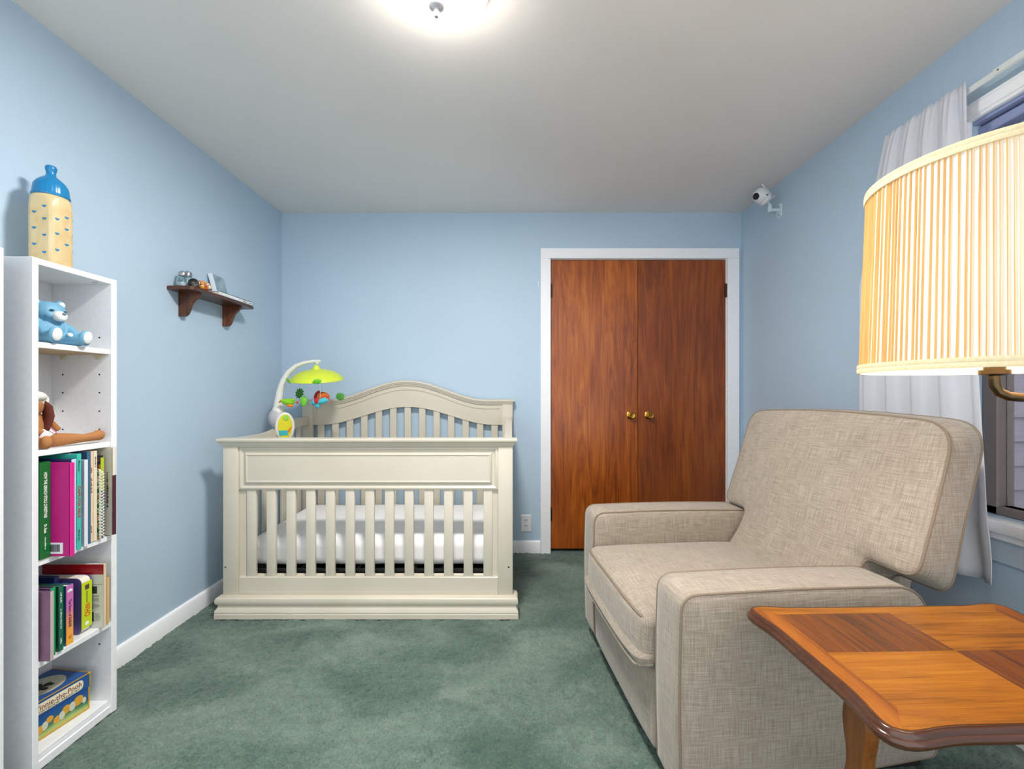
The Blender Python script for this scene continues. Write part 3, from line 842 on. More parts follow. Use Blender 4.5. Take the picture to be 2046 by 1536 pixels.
# ------------------------------------------------------------------ toys in the bookcase
# blue teddy bear figurine sitting on the upper shelf, facing the room
t = thing('teddy_bear', 'light blue teddy bear figurine sitting on the upper bookcase shelf', 'toy bear', (-1.462, 1.378, SH_B), R(-6))
SKY = plain((108, 164, 194), 0.55); OFFW = plain((226, 228, 226), 0.6)
bm = B()
ell(bm, (0, 0, 0.045), (0.040, 0.043, 0.048)); ell(bm, (0.006, 0, 0.100), (0.037, 0.044, 0.038)); ell(bm, (-0.002, 0, 0.074), (0.026, 0.028, 0.02))
ell(bm, (0.028, -0.016, 0.090), (0.016, 0.016, 0.012)); ell(bm, (0.028, 0.016, 0.090), (0.016, 0.016, 0.012))
for s in (-1, 1):
    ell(bm, (0.000, 0.035 * s, 0.131), (0.009, 0.0155, 0.0155))
    tube(bm, [(0.005, 0.030 * s, 0.070), (0.022, 0.046 * s, 0.052), (0.042, 0.044 * s, 0.036), (0.056, 0.034 * s, 0.032)], [0.013, 0.0155, 0.0145, 0.010], 12)
    tube(bm, [(0.000, 0.026 * s, 0.024), (0.030, 0.034 * s, 0.021), (0.062, 0.040 * s, 0.020), (0.080, 0.043 * s, 0.022)], [0.020, 0.022, 0.020, 0.018], 12)
    ell(bm, (0.082, 0.043 * s, 0.026), (0.013, 0.018, 0.0255), rot=(0, R(8), 0))
body = remesh(obj('bear_body', bm, SKY, t), 0.0026)
bm = B(); ell(bm, (0.044, 0, 0.090), (0.017, 0.019, 0.0165)); ell(bm, (0.048, 0, 0.083), (0.012, 0.014, 0.010))
mz = remesh(obj('muzzle', bm, OFFW, t), 0.002); mz['label'] = 'white muzzle'
bm = B(); ell(bm, (0.0605, 0, 0.097), (0.004, 0.0058, 0.0045)); o = obj('nose', bm, plain((120, 136, 160), 0.4), t)
for s in (-1, 1):
    bm = B(); ell(bm, (0.0405, 0.0185 * s, 0.1065), (0.003, 0.0055, 0.0030), rot=(0, 0, R(25) * s)); obj('eye', bm, plain((24, 70, 84), 0.3), t)
    bm = B(); ell(bm, (0.0055, 0.036 * s, 0.132), (0.0065, 0.009, 0.0095)); o = obj('ear_lining', bm, OFFW, t)
    bm = B(); ell(bm, (0.0915, 0.0435 * s, 0.027), (0.005, 0.0135, 0.020), rot=(0, R(8), 0)); o = obj('paw_pad', bm, OFFW, t); o['label'] = 'white foot pad'
    bm = B(); ell(bm, (0.050, 0.026 * s, 0.034), (0.013, 0.009, 0.006), rot=(0, R(25), R(-20) * s)); o = obj('hand_pad', bm, OFFW, t); o['label'] = 'white paw palm'

# plush doll sitting on the shelf below
t = thing('plush_doll', 'tan plush doll in white bonnet and diaper sitting with one leg stretched out', 'plush doll', (-1.472, 1.345, SH_C))
TAN = plain((174, 120, 76), 0.9, spec=0.1); BRN = plain((104, 56, 48), 0.9, spec=0.1); BON = plain((222, 222, 214), 0.9, spec=0.1)
bm = B()
ell(bm, (0, -0.01, 0.060), (0.033, 0.034, 0.050)); ell(bm, (0.004, -0.012, 0.128), (0.030, 0.031, 0.034))
tube(bm, [(0.010, 0.010, 0.022), (0.040, 0.026, 0.022), (0.058, 0.050, 0.0225), (0.066, 0.095, 0.021), (0.070, 0.132, 0.024)], [0.020, 0.0215, 0.0185, 0.0135, 0.0155], 14)
ell(bm, (0.070, 0.140, 0.026), (0.016, 0.017, 0.018))
tube(bm, [(0.008, -0.028, 0.020), (0.045, -0.034, 0.019), (0.078, -0.036, 0.018)], [0.019, 0.017, 0.016], 14); ell(bm, (0.080, -0.036, 0.021), (0.014, 0.015, 0.020))
tube(bm, [(0.006, 0.014, 0.098), (0.018, 0.036, 0.074), (0.024, 0.052, 0.050)], [0.011, 0.010, 0.010], 12)
tube(bm, [(0.010, -0.032, 0.096), (0.034, -0.036, 0.066), (0.046, -0.020, 0.045)], [0.011, 0.011, 0.012], 12)
remesh(obj('doll_body', bm, TAN, t), 0.0028)
bm = B()
tube(bm, [(0.016, 0.012, 0.146), (0.024, 0.019, 0.124), (0.027, 0.021, 0.096), (0.027, 0.014, 0.062), (0.026, 0.008, 0.044)], [0.008, 0.0165, 0.0175, 0.0145, 0.007], 14, flat=0.6)
tube(bm, [(0.016, -0.036, 0.146), (0.026, -0.041, 0.124), (0.028, -0.042, 0.096), (0.028, -0.040, 0.062)], [0.008, 0.0155, 0.0165, 0.010], 14, flat=0.6)
o = obj('long_ear', bm, BRN, t); o['label'] = 'long brown hanging ears'
bm = B(); ell(bm, (-0.004, -0.012, 0.140), (0.035, 0.036, 0.036)); ell(bm, (0.012, -0.012, 0.158), (0.030, 0.034, 0.018)); ell(bm, (0.018, 0.017, 0.140), (0.012, 0.008, 0.022), rot=(R(-14), 0, 0))
o = remesh(obj('bonnet', bm, BON, t), 0.0026); o['label'] = 'white cloth bonnet'
bm = B(); ell(bm, (0.004, -0.004, 0.036), (0.040, 0.042, 0.030)); ell(bm, (0.020, 0.018, 0.036), (0.026, 0.022, 0.022))
o = remesh(obj('diaper', bm, plain((226, 222, 224), 0.9, spec=0.1), t), 0.0028); o['label'] = 'white cloth diaper with pink piping'
bm = B(); tube(bm, [(0.044, 0.010, 0.062), (0.051, 0.020, 0.046), (0.046, 0.036, 0.030), (0.030, 0.046, 0.026)], 0.0016, 6)
obj('pink_piping', bm, plain((214, 140, 168), 0.8), o)

# oversized baby bottle bank on top of the bookcase
t = thing('bottle_bank', 'large cream baby bottle bank with blue hearts and blue cap on the bookcase', 'baby bottle bank', (-1.500, 1.425, 1.5055), R(12))
t.rotation_euler.z = R(-14)
pmn = NT('aged_cream_plastic'); pn = pmn.noise((14, 14, 9), 4, 0.8)
AGED = pmn.set(pmn.ramp(pn, [(0.3, (196, 166, 112)), (0.5, (208, 188, 142)), (0.7, (212, 198, 160))]), 0.3)
BLUEPL = plain((16, 122, 176), 0.3)
def hexa(a, k):
    q = ((a + PI / 6) % (PI / 3)) - PI / 6
    return min(1.0, 0.905 / math.cos(q))
BR = 0.0545
bm = B()
lathe(bm, [(0, 0), (0.044, 0), (0.051, 0.004), (BR, 0.012), (BR, 0.195), (0.053, 0.212), (0.049, 0.230), (0.043, 0.240), (0.041, 0.246), (0, 0.246)], 72, radial=lambda a, k: hexa(a, k) if k < 6 else 1)
obj('bottle_body', bm, AGED, t, angle=25)
bm = B()
ribs = lambda a, k: 1 + (0.02 * (0.5 + 0.5 * math.cos(a * 24)) if 2 <= k <= 5 else 0)
lathe(bm, [(0.0, 0.240), (0.0455, 0.240), (0.046, 0.246), (0.0435, 0.249), (0.0425, 0.262), (0.0405, 0.277), (0.034, 0.290), (0.023, 0.301), (0.0145, 0.308), (0.0118, 0.315), (0.0118, 0.322), (0.0140, 0.331), (0.0148, 0.337), (0.012, 0.343), (0, 0.345)], 96, radial=ribs)
o = obj('nipple_cap', bm, BLUEPL, t); o['label'] = 'bright blue ribbed cap and nipple'
def heart(w):
    pts = []
    for k in range(20):
        a = 2 * PI * k / 20
        pts.append((w * 16 * math.sin(a) ** 3 / 16, w * (13 * math.cos(a) - 5 * math.cos(2 * a) - 2 * math.cos(3 * a) - math.cos(4 * a)) / 16))
    return pts
for fa in range(6):
    an = fa * PI / 3
    n = Vector((math.cos(an), math.sin(an), 0)); tg = Vector((-math.sin(an), math.cos(an), 0))
    if (Matrix.Rotation(t.rotation_euler.z, 3, 'Z') @ n).dot(Vector((0.72, -0.69, 0))) < -0.2: continue
    cols_ = ((-0.0135, (0.175, 0.125, 0.0736)), (0.0120, (0.196, 0.156, 0.1045, 0.050))) if fa % 2 else ((-0.0125, (0.162, 0.115, 0.063)), (0.0125, (0.175, 0.137, 0.087)))
    for off, zs_ in cols_:
        for z in zs_:
            base = n * (BR * 0.905 + 0.0002) + tg * off + Vector((0, 0, z))
            bm = B(); prism(bm, heart(0.0058), lambda p, q, d: base + tg * p + Vector((0, 0, q * 0.8)) + n * d, 0, 0.0005)
            o = obj('heart', bm, BLUEPL, t, smooth=False)
# ------------------------------------------------------------------ wall shelf and what stands on it
SZ = 1.610
t = thing('wall_shelf', 'small dark wood wall shelf on two curved brackets', 'wall shelf', (XL + 0.0005, 2.28, 1.48))
bm = B()
ol = round_poly([(0, -0.25), (0.120, -0.25), (0.120, 0.25), (0, 0.25)], [0, 0.03, 0.03, 0], 6, 1)
prism(bm, ol, lambda p, q, d: (p, q, d), SZ - 0.017 - 1.48, SZ - 0.004 - 1.48)
ol2 = [(min(p, 0.116), q * 0.985) for p, q in ol]
prism(bm, ol2, lambda p, q, d: (p, q, d), SZ - 0.005 - 1.48, SZ - 1.48)
obj('shelf_board', bm, DARKWOOD, t, smooth=False)
for y in (2.110, 2.430):
    prof = [(0, 0), (0.026, 0.0), (0.034, 0.004), (0.044, 0.016), (0.050, 0.032), (0.055, 0.048), (0.064, 0.066), (0.076, 0.080), (0.090, 0.092), (0.098, 0.104), (0.098, 0.1128), (0, 0.1128)]
    bm = B(); prism(bm, prof, lambda p, q, d: (p, d + y - 2.28, q), -0.009, 0.009)
    obj('bracket', bm, BRACKETWOOD, t, smooth=False)

GLASS = m_glass('clear_glass')
def jar(x, y, s, label, h):
    t = thing('glass_jar', label, 'jar', (x, y, SZ + 0.0004), 0, 'glass jars on the wall shelf')
    k = h / 0.078
    bm = B(); lathe(bm, [(0, 0), (0.024 * s, 0), (0.028 * s, 0.003), (0.030 * s, 0.012), (0.029 * s, 0.034 * k), (0.025 * s, 0.046 * k), (0.019 * s, 0.052 * k), (0.019 * s, 0.056 * k),
                         (0.017 * s, 0.056 * k), (0.017 * s, 0.051 * k), (0.023 * s, 0.044 * k), (0.026 * s, 0.033 * k), (0.027 * s, 0.012), (0.024 * s, 0.005), (0, 0.004)], 28)
    obj('jar_body', bm, GLASS, t)
    bm = B(); lathe(bm, [(0, 0.004), (0.0235 * s, 0.0052), (0.0262 * s, 0.012), (0.0258 * s, 0.022 * k), (0, 0.024 * k)], 24)
    o = obj('jar_contents', bm, plain((214, 222, 228), 0.7), t)
    bm = B(); lathe(bm, [(0, 0.0535 * k), (0.0205 * s, 0.0535 * k), (0.0215 * s, 0.055 * k), (0.0215 * s, 0.066 * k), (0.019 * s, 0.072 * k), (0.010 * s, 0.077 * k), (0, 0.078 * k)], 28)
    o = obj('lid', bm, STEEL, t); o['label'] = 'shiny metal lid'
    return t
jar(-1.558, 2.074, 0.84, 'clear glass jar with metal lid, nearer to the shelf end', 0.078)
jar(-1.572, 2.126, 0.82, 'second clear glass jar, close to the wall behind the first', 0.092)
# black ring shaped pot
t = thing('toy_wheel', 'small black round wheel shaped trinket beside the jars', 'trinket', (-1.506, 2.072, SZ + 0.0215), R(52))
bm = B(); M = Matrix.Rotation(PI / 2, 4, 'X')
lathe(bm, [(0.009, -0.010), (0.017, -0.012), (0.0205, -0.009), (0.0212, 0), (0.0205, 0.009), (0.017, 0.012), (0.009, 0.010), (0.009, -0.010)], 32, M=M)
obj('tire', bm, BLACK, t)
bm = B(); lathe(bm, [(0, -0.007), (0.0088, -0.007), (0.0095, -0.004), (0.0095, 0.006), (0, 0.006)], 24, M=M)
obj('hub', bm, plain((48, 52, 44), 0.5), t)
# crumpled copper orange ornament
t = thing('figurine', 'crumpled orange and copper ornament between black trinket and picture', 'ornament', (-1.512, 2.152, SZ + 0.0004))
random.seed(21)
cols = [plain((196, 104, 50), 0.3, 0.4), plain((226, 158, 86), 0.35, 0.2), plain((122, 54, 28), 0.4), plain((230, 214, 198), 0.4), plain((206, 150, 48), 0.35)]
def lumps(name, n, mi, zr, spread):
    bm = B()
    for k in range(n):
        a = random.random() * 6.28; r = (0.45 + 0.55 * random.random()) * spread
        s = random.uniform(0.007, 0.013)
        ell(bm, (r * math.cos(a) * 0.9, r * math.sin(a) * 1.5, random.uniform(*zr)), (s, s * random.uniform(0.5, 1.0), s * random.uniform(0.4, 0.9)), rot=(random.random() * 3, random.random() * 3, 0), n=7, m=5)
    return obj(name, bm, cols[mi], t, smooth=False)
bm = B(); ell(bm, (0, 0, 0.019), (0.015, 0.024, 0.018), n=10, m=6); obj('ornament_base', bm, cols[0], t, smooth=False)
lumps('copper_fold', 9, 0, (0.012, 0.040), 0.018); lumps('amber_fold', 8, 1, (0.015, 0.044), 0.019); lumps('brown_fold', 7, 2, (0.012, 0.040), 0.020); lumps('white_fold', 6, 3, (0.012, 0.042), 0.021); lumps('gold_fold', 4, 4, (0.014, 0.040), 0.020)
# white book lying flat
t = thing('white_book', 'white book lying flat on the wall shelf under the picture', 'book', (-1.540, 2.368, SZ + 0.0004))
bm = B(); box(bm, -0.056, 0.052, -0.140, 0.140, 0, 0.0022); box(bm, -0.056, 0.052, -0.140, 0.140, 0.0185, 0.021); box(bm, 0.0495, 0.052, -0.14, 0.14, 0, 0.021)
obj('cover', bm, plain((228, 232, 234), 0.4), t, smooth=False)
bm = B(); box(bm, -0.052, 0.0494, -0.136, 0.136, 0.0023, 0.0184); obj('pages', bm, PAPER, t, smooth=False)
text('title_lettering', '~', 0.010, plain((110, 118, 126), 0.5), t, (0.0524, 0.076, 0.0105), (R(90), 0, R(90)), width=0.04)
text('title_lettering', '~', 0.009, plain((110, 118, 126), 0.5), t, (0.0524, 0.12, 0.0105), (R(90), 0, R(90)), width=0.016)
# small picture block leaning on the wall
t = thing('picture_block', 'small blue grey picture block leaning back on the white book', 'picture', (-1.548, 2.350, SZ + 0.0225))
t.rotation_euler = (0, R(-14), R(6))
bm = B(); box(bm, -0.022, 0, -0.055, 0.055, 0.0, 0.112, 0.001, 1); obj('block', bm, plain((222, 228, 234), 0.4), t, smooth=False)
bm = B(); box(bm, 0.0, 0.0012, -0.053, 0.053, 0.003, 0.109)
pm = NT('misty_picture'); pn = pm.noise((16, 10, 16), 3, 1.0)
obj('print', bm, pm.set(pm.ramp(pn, [(0.3, (124, 148, 162)), (0.5, (150, 172, 184)), (0.7, (182, 200, 210))]), 0.25), t, smooth=False)

# ------------------------------------------------------------------ crib
CX = -0.7105
YF0 = 2.168             # front face of the posts
crib = thing('crib', 'cream painted baby crib with arched headboard and slatted sides', 'crib', (CX, 2.60, 0))
def P(bm_name, bm, mat=CREAM, parent=None, smooth=True, **k):
    bmesh.ops.translate(bm, verts=bm.verts, vec=(-CX, -2.60, 0))
    return obj(bm_name, bm, mat, parent or crib, smooth=smooth, **k)
PX0, PX1 = -1.430, 0.009    # outer faces of the front posts
IX0, IX1 = -1.357, -0.064   # inner faces
for a, b, c, d in ((PX0, IX0, PX0, PX0 + 0.105), (IX1, PX1, PX1 - 0.105, PX1)):
    bm = B()
    box(bm, a, b, YF0, YF0 + 0.022, 0.104, 0.8425, 0.003, 2)
    box(bm, c, d, YF0 + 0.0215, YF0 + 0.058, 0.02, 0.842, 0.002, 1)
    P('front_post', bm)
fp = [o for o in crib.children if o.name.startswith('front_post')]
for k, xs in enumerate(((IX0 + 0.0335,), ())):
    for x in xs:
        for z in (0.463, 0.362):
            bm = B(); cyl(bm, (x - 0.006, YF0 + 0.034, z), (x + 0.0008, YF0 + 0.034, z), 0.0072, n=14)
            o = P('bolt', bm, BLACK, fp[k])
for k, x in enumerate((PX0 + 0.0125, PX1 - 0.020)):
    bm = B(); cyl(bm, (x, YF0 - 0.0005, 0.246), (x, YF0 + 0.004, 0.246), 0.0042, n=12); P('screw_hole', bm, BLACK, fp[k])

def crown(bm, x0, x1, yf, yb, prof):
    sweep(bm, [(x1, yb), (x1, yf), (x0, yf), (x0, yb)][::-1], prof)
# front top rail with moulded edge
bm = B()
tp = [(-0.030, 0.884), (0.020, 0.884), (0.0225, 0.881), (0.0215, 0.872), (0.016, 0.868), (0.012, 0.864), (0.010, 0.856), (0.003, 0.848), (0.0, 0.842), (-0.030, 0.842)]
crown(bm, PX0, PX1, YF0, YF0 + 0.058, tp)
box(bm, PX0 + 0.001, PX1 - 0.001, YF0 + 0.001, YF0 + 0.058, 0.8425, 0.8838)
P('top_rail', bm)
# raised front panel
bm = B()
yb = YF0 + 0.010
prof = [(0, YF0 + 0.034), (0, yb), (0.006, yb - 0.003), (0.010, yb - 0.004), (0.014, yb - 0.0015), (0.020, yb + 0.004), (0.026, yb + 0.005), (0.032, yb + 0.002),
        (0.037, yb - 0.006), (0.041, yb - 0.007), (0.046, yb - 0.004), (0.060, yb - 0.004)]
rings_panel(bm, IX0, IX1, 0.628, 0.842, prof)
box(bm, IX0, IX1, YF0 + 0.033, YF0 + 0.040, 0.628, 0.842)
P('front_panel', bm, angle=25)
# bottom rail
bm = B(); box(bm, IX0, IX1, YF0 + 0.008, YF0 + 0.040, 0.108, 0.193, 0.002, 1)
box(bm, IX0 + 0.01, IX1 - 0.01, YF0 + 0.036, YF0 + 0.050, 0.165, 0.197, 0.002, 1)
P('bottom_rail', bm)
# front slats
for k in range(13):
    x = -1.298 + 0.09855 * k
    bm = B(); box(bm, x - 0.0225, x + 0.0225, YF0 + 0.015, YF0 + 0.033, 0.190, 0.632, 0.0025, 2)
    P('slat', bm)
# base moulding
bm = B()
bp = [(-0.03, 0.0), (0.0255, 0.0), (0.0255, 0.022), (0.0235, 0.0245), (0.0235, 0.027), (0.0255, 0.030), (0.0235, 0.040), (0.0165, 0.050), (0.0135, 0.059), (0.015, 0.066), (0.021, 0.070),
      (0.0235, 0.077), (0.024, 0.088), (0.0215, 0.098), (0.014, 0.105), (0.004, 0.1075), (-0.03, 0.108)]
crown(bm, PX0 - 0.002, PX1 + 0.002, YF0, YF0 + 0.058, bp)
P('base_moulding', bm, angle=30)

# headboard
YH = 3.000
HX0, HX1 = -1.432, 0.012
def smooth01(t): t = max(0, min(1, t)); return t * t * (3 - 2 * t)
def ztop(x):
    u = abs(x - CX) / 0.722
    return 1.066 + 0.130 * (1 - smooth01((u - 0.02) / 0.72)) if u < 0.74 else 1.066
def zbot(x):
    u = abs(x - CX) / 0.722
    return 0.892 + 0.122 * (1 - smooth01((u - 0.02) / 0.80)) if u < 0.82 else 0.892
xs = [HX0 + (HX1 - HX0) * k / 96 for k in range(97)]
bm = B()
xi = [x for x in xs if HX0 + 0.03 < x < HX1 - 0.03]
plate(bm, xi, zbot, lambda x: ztop(x) - 0.006, YH, YH + 0.024)
P('head_panel', bm, angle=50)
bm = B()
# moulded crown in layers following the arch
xw = [HX0 - 0.014 + (HX1 - HX0 + 0.028) * k / 110 for k in range(111)]
plate(bm, xw, lambda x: ztop(x) - 0.013, ztop, YH - 0.028, YH + 0.030)
plate(bm, [x * 1.0 for x in xw[1:-1]], lambda x: ztop(x) - 0.022, lambda x: ztop(x) - 0.012, YH - 0.021, YH + 0.028)
plate(bm, xw[1:-1], lambda x: ztop(x) - 0.033, lambda x: ztop(x) - 0.021, YH - 0.012, YH + 0.026)
P('crown_moulding', bm, angle=50)
bm = B()
xb = [HX0 + 0.095 + (HX1 - HX0 - 0.19) * k / 90 for k in range(91)]
plate(bm, xb, lambda x: ztop(x) - 0.064, lambda x: ztop(x) - 0.057, YH - 0.005, YH + 0.004)
for x in (xb[0], xb[-1]): box(bm, x - 0.0035, x + 0.0035, YH - 0.005, YH + 0.004, zbot(x) + 0.012, ztop(x) - 0.058)
plate(bm, xi, lambda x: zbot(x), lambda x: zbot(x) + 0.008, YH - 0.004, YH + 0.004)
P('panel_bead', bm, angle=50)
for a, b in ((HX0, HX0 + 0.072), (HX1 - 0.072, HX1)):
    bm = B(); box(bm, a, b, YH - 0.008, YH + 0.026, 0.0, 1.045, 0.003, 2); P('headboard_post', bm)
for k in range(13):
    x = CX + 0.0996 * (k - 6)
    bm = B(); box(bm, x - 0.0225, x + 0.0225, YH + 0.003, YH + 0.018, 0.190, zbot(x) + 0.01, 0.002, 1); P('slat', bm)
bm = B(); box(bm, HX0 + 0.072, HX1 - 0.072, YH, YH + 0.024, 0.10, 0.193, 0.002, 1); P('bottom_rail', bm)
# side gates
for sx, (xa, xb_) in ((-1, (PX0 + 0.004, PX0 + 0.044)), (1, (PX1 - 0.044, PX1 - 0.004))):
    ys = [YF0 + 0.056 + (YH - 0.010 - YF0 - 0.056) * k / 40 for k in range(41)]
    def zt(y):
        u = (y - YF0) / (YH - YF0)
        return 0.8795 + 0.066 * smooth01((u - 0.35) / 0.55)
    bm = B()
    r = [[bm.verts.new((x, y, z)) for y, z in [(y, zt(y) + dz) for y in ys]] for x, dz in ((xa, -0.055), (xa, 0), (xb_, 0), (xb_, -0.055), (xa, -0.055))]
    grid_faces(bm, r, False)
    for k in (0, -1): bm.faces.new([r[i][k] for i in range(4)])
    bmesh.ops.bevel(bm, geom=[e for e in bm.edges if len(e.link_faces) == 2 and e.calc_face_angle(0) > 1.2], offset=0.004, segments=2, affect='EDGES')
    P('side_top_rail', bm)
    bm = B(); box(bm, xa, xb_, YF0 + 0.056, YH - 0.010, 0.10, 0.193, 0.002, 1); P('side_bottom_rail', bm)
    for k in range(7):
        y = 2.30 + 0.099 * k
        bm = B(); box(bm, (xa + xb_) / 2 - 0.008, (xa + xb_) / 2 + 0.008, y - 0.0225, y + 0.0225, 0.190, zt(y) - 0.050, 0.002, 1); P('slat', bm)
# mattress support
bm = B()
box(bm, -1.372, -0.050, YF0 + 0.062, YH - 0.012, 0.188, 0.196)
for x in (-1.372, -0.062): box(bm, x, x + 0.012, YF0 + 0.062, YH - 0.012, 0.188, 0.2125)
for y in (YF0 + 0.062, YH - 0.024): box(bm, -1.372, -0.050, y, y + 0.012, 0.188, 0.2125)
for k in range(9): box(bm, -1.37 + k * 0.145, -1.358 + k * 0.145, YF0 + 0.07, YH - 0.02, 0.196, 0.2125)
o = P('mattress_support', bm, BLACK, smooth=False); o['label'] = 'black metal mattress support'
# mattress
t = thing('crib_mattress', 'white sheeted mattress lying inside the cream crib', 'mattress', (CX + 0.0005, 2.605, 0.213))
bm = B()
def puff(x, y, z):
    k = max(0, 1 - (x / 0.66) ** 4) * max(0, 1 - (y / 0.36) ** 4)
    return (x, y + 0.004 * math.sin(x * 17) * (1 if y < 0 else 0), z + (0.010 * k if z > 0 else 0) + 0.002 * math.sin(x * 11 + y * 7) * (1 if z > 0 else 0))
rbox(bm, (0.655, 0.352, 0.0735), 0.050, 24, 6, puff, Matrix.Translation((0, 0, 0.0738)))
obj('fitted_sheet', bm, SHEET, t, angle=180)

# ------------------------------------------------------------------ crib mobile
MX, MY = -1.404, 2.640
t = thing('crib_mobile', 'musical crib mobile with lime green canopy and hanging plush animals', 'mobile', (MX, MY, 0.90))
def L(x, y, z): return (x - MX, y - MY, z - 0.90)
IVORY = plain((226, 224, 218), 0.35); GREY = plain((186, 184, 188), 0.4); LIME = plain((206, 222, 58), 0.45)
bm = B(); ell(bm, L(-1.412, 2.64, 0.958), (0.050, 0.050, 0.062)); ell(bm, L(-1.416, 2.64, 0.93), (0.032, 0.04, 0.035))
o = obj('motor_housing', bm, GREY, t); o['label'] = 'grey rounded motor housing clamped on the rail'
bm = B()
box(bm, *[v for v in (-1.378 - MX, -1.372 - MX)], -0.03, 0.03, -0.085, 0.02)
obj('rail_clamp', bm, plain((120, 116, 116), 0.5), t, smooth=False)
nrm = Vector((0.55, -0.835, 0)).normalized(); tgv = Vector((0.835, 0.55, 0)).normalized()
cc = Vector(L(-1.352, 2.612, 0.910))
def oval(w, h): return [(w * math.cos(a), h * math.sin(a)) for a in [2 * PI * k / 40 for k in range(40)]]
def face(bm, w, h, d0, d1, c=(0, 0)):
    pillow(bm, [(c[0] + p, c[1] + q) for p, q in oval(w, h)], c, [(0, d0), (1, d0), (1.0, d1 - 0.004), (0.93, d1), (0, d1 + 0.001)], lambda p, q, d: cc + tgv * p + Vector((0, 0, q)) + nrm * d)
bm = B(); face(bm, 0.052, 0.085, -0.030, 0.012); pn = obj('front_shell', bm, IVORY, t); pn['label'] = 'ivory oval front shell'
bm = B(); face(bm, 0.039, 0.074, 0.010, 0.0155); pf = obj('picture_face', bm, plain((224, 214, 20), 0.4), t); pf['label'] = 'yellow picture face'
bm = B(); face(bm, 0.016, 0.016, 0.0145, 0.021, (0.004, 0.052)); o = obj('button', bm, plain((150, 210, 60), 0.25), t); o['label'] = 'green push button'
bm = B(); pillow(bm, [(-0.030, -0.052), (0.016, -0.052), (0.014, -0.022), (-0.034, -0.022)], (-0.009, -0.037), [(0, 0.0165), (1, 0.0165), (1, 0.0172), (0, 0.0172)], lambda p, q, d: cc + tgv * p + Vector((0, 0, q)) + nrm * d)
obj('painted_water', bm, plain((60, 178, 186), 0.4), pf, smooth=False)
bm = B()
for p, q, r in ((0.022, -0.022, 0.009), (0.028, -0.012, 0.006), (0.031, -0.004, 0.004), (0.018, -0.032, 0.006)):
    pillow(bm, [(p + r * 0.8 * math.cos(a), q + r * math.sin(a)) for a in [2 * PI * k / 14 for k in range(14)]], (p, q), [(0, 0.0165), (1, 0.0166), (1, 0.0174), (0, 0.0176)], lambda a, b, d: cc + tgv * a + Vector((0, 0, b)) + nrm * d)
obj('painted_animal', bm, plain((226, 130, 40), 0.4), pf, smooth=False)
# arm
AX, AY, AZ = -1.178, 2.655, 1.296
ap = [(-1.407, 2.64, 1.000), (-1.405, 2.64, 1.06), (-1.398, 2.642, 1.12), (-1.380, 2.645, 1.18), (-1.350, 2.648, 1.233), (-1.305, 2.650, 1.274), (-1.250, 2.653, 1.295), (-1.200, 2.655, 1.303), (-1.166, 2.655, 1.304)]
ar = [0.030, 0.0235, 0.0200, 0.0185, 0.0165, 0.0140, 0.0115, 0.0105, 0.0095]
bm = B(); tube(bm, [L(*p) for p in ap], ar, 16); ell(bm, L(-1.166, 2.655, 1.3035), (0.012, 0.012, 0.0095)); lathe(bm, [(0, 0), (0.032, 0), (0.034, -0.012), (0.038, -0.03), (0.040, -0.042), (0, -0.042)], 24, center=L(-1.407, 2.64, 1.018))
tube(bm, [L(-1.170, 2.655, 1.302), L(-1.180, 2.655, 1.284)], [0.009, 0.008], 12)
remesh(obj('arm', bm, IVORY, t), 0.004)
# canopy
bm = B()
def cr(a, k): return 1 + (0.03 * math.cos(3 * a) if k < 4 or k > 9 else 0)
cen = L(-1.184, 2.655, 0)
lathe(bm, [(0.153, 1.187), (0.149, 1.197), (0.128, 1.219), (0.095, 1.238), (0.055, 1.250), (0.024, 1.255), (0.020, 1.262), (0.016, 1.272), (0.010, 1.280), (0, 1.282)][::1]
      + [], 48, center=cen)
lathe(bm, [(0.153, 1.187), (0.148, 1.185), (0.125, 1.212), (0.092, 1.232), (0.055, 1.244), (0, 1.250)], 48, center=cen)
bmesh.ops.rotate(bm, verts=bm.verts, cent=L(-1.184, 2.655, 1.27), matrix=Matrix.Rotation(R(9), 3, 'X'))
can = obj('canopy', bm, LIME, t); can['label'] = 'lime green dome canopy'
LEAF = plain((110, 200, 40), 0.6); DKLEAF = plain((52, 120, 40), 0.7)
def leafshape(n, w, h):
    pts = []
    for k in range(n * 2):
        a = 2 * PI * k / (n * 2)
        rr = 1.0 if k % 2 == 0 else 0.72
        pts.append((w * rr * math.cos(a), h * rr * math.sin(a)))
    return pts
def leaf(name, c, u, v, n, w, h, mat, parent, th=0.006):
    u = Vector(u).normalized(); v = Vector(v).normalized(); nn = u.cross(v)
    c = Vector(L(*c)); bm = B()
    pillow(bm, leafshape(n, w, h), (0, 0), [(0, -th), (0.6, -th * 0.85), (0.92, -th * 0.4), (1, 0), (0.92, th * 0.4), (0.6, th * 0.85), (0, th)], lambda p, q, d: c + u * p + v * q + nn * d)
    return obj(name, bm, mat, parent)
leaf('leaf_applique', (-1.118, 2.520, 1.176), (0.9, 0.25, 0), (-0.2, 0.3, -0.6), 9, 0.028, 0.020, LEAF, can)
leaf('leaf_applique', (-1.326, 2.600, 1.184), (0.5, -0.8, 0), (0.3, 0.2, -0.6), 9, 0.026, 0.020, LEAF, can)
def cord(pts):
    bm = B(); tube(bm, [L(*p) for p in pts], 0.0009, 5); return obj('cord', bm, plain((200, 204, 200), 0.6), t)
o = leaf('leaf_pendant', (-1.278, 2.640, 1.108), (1, 0.1, -0.3), (0.3, 0, 1), 10, 0.026, 0.036, DKLEAF, t); o['label'] = 'dark green leaf pendant'
o = leaf('leaf_pendant', (-1.234, 2.600, 1.062), (1, 0.1, 0.05), (0, 0, 1), 11, 0.022, 0.036, LEAF, t); o['label'] = 'bright green leaf pendant'
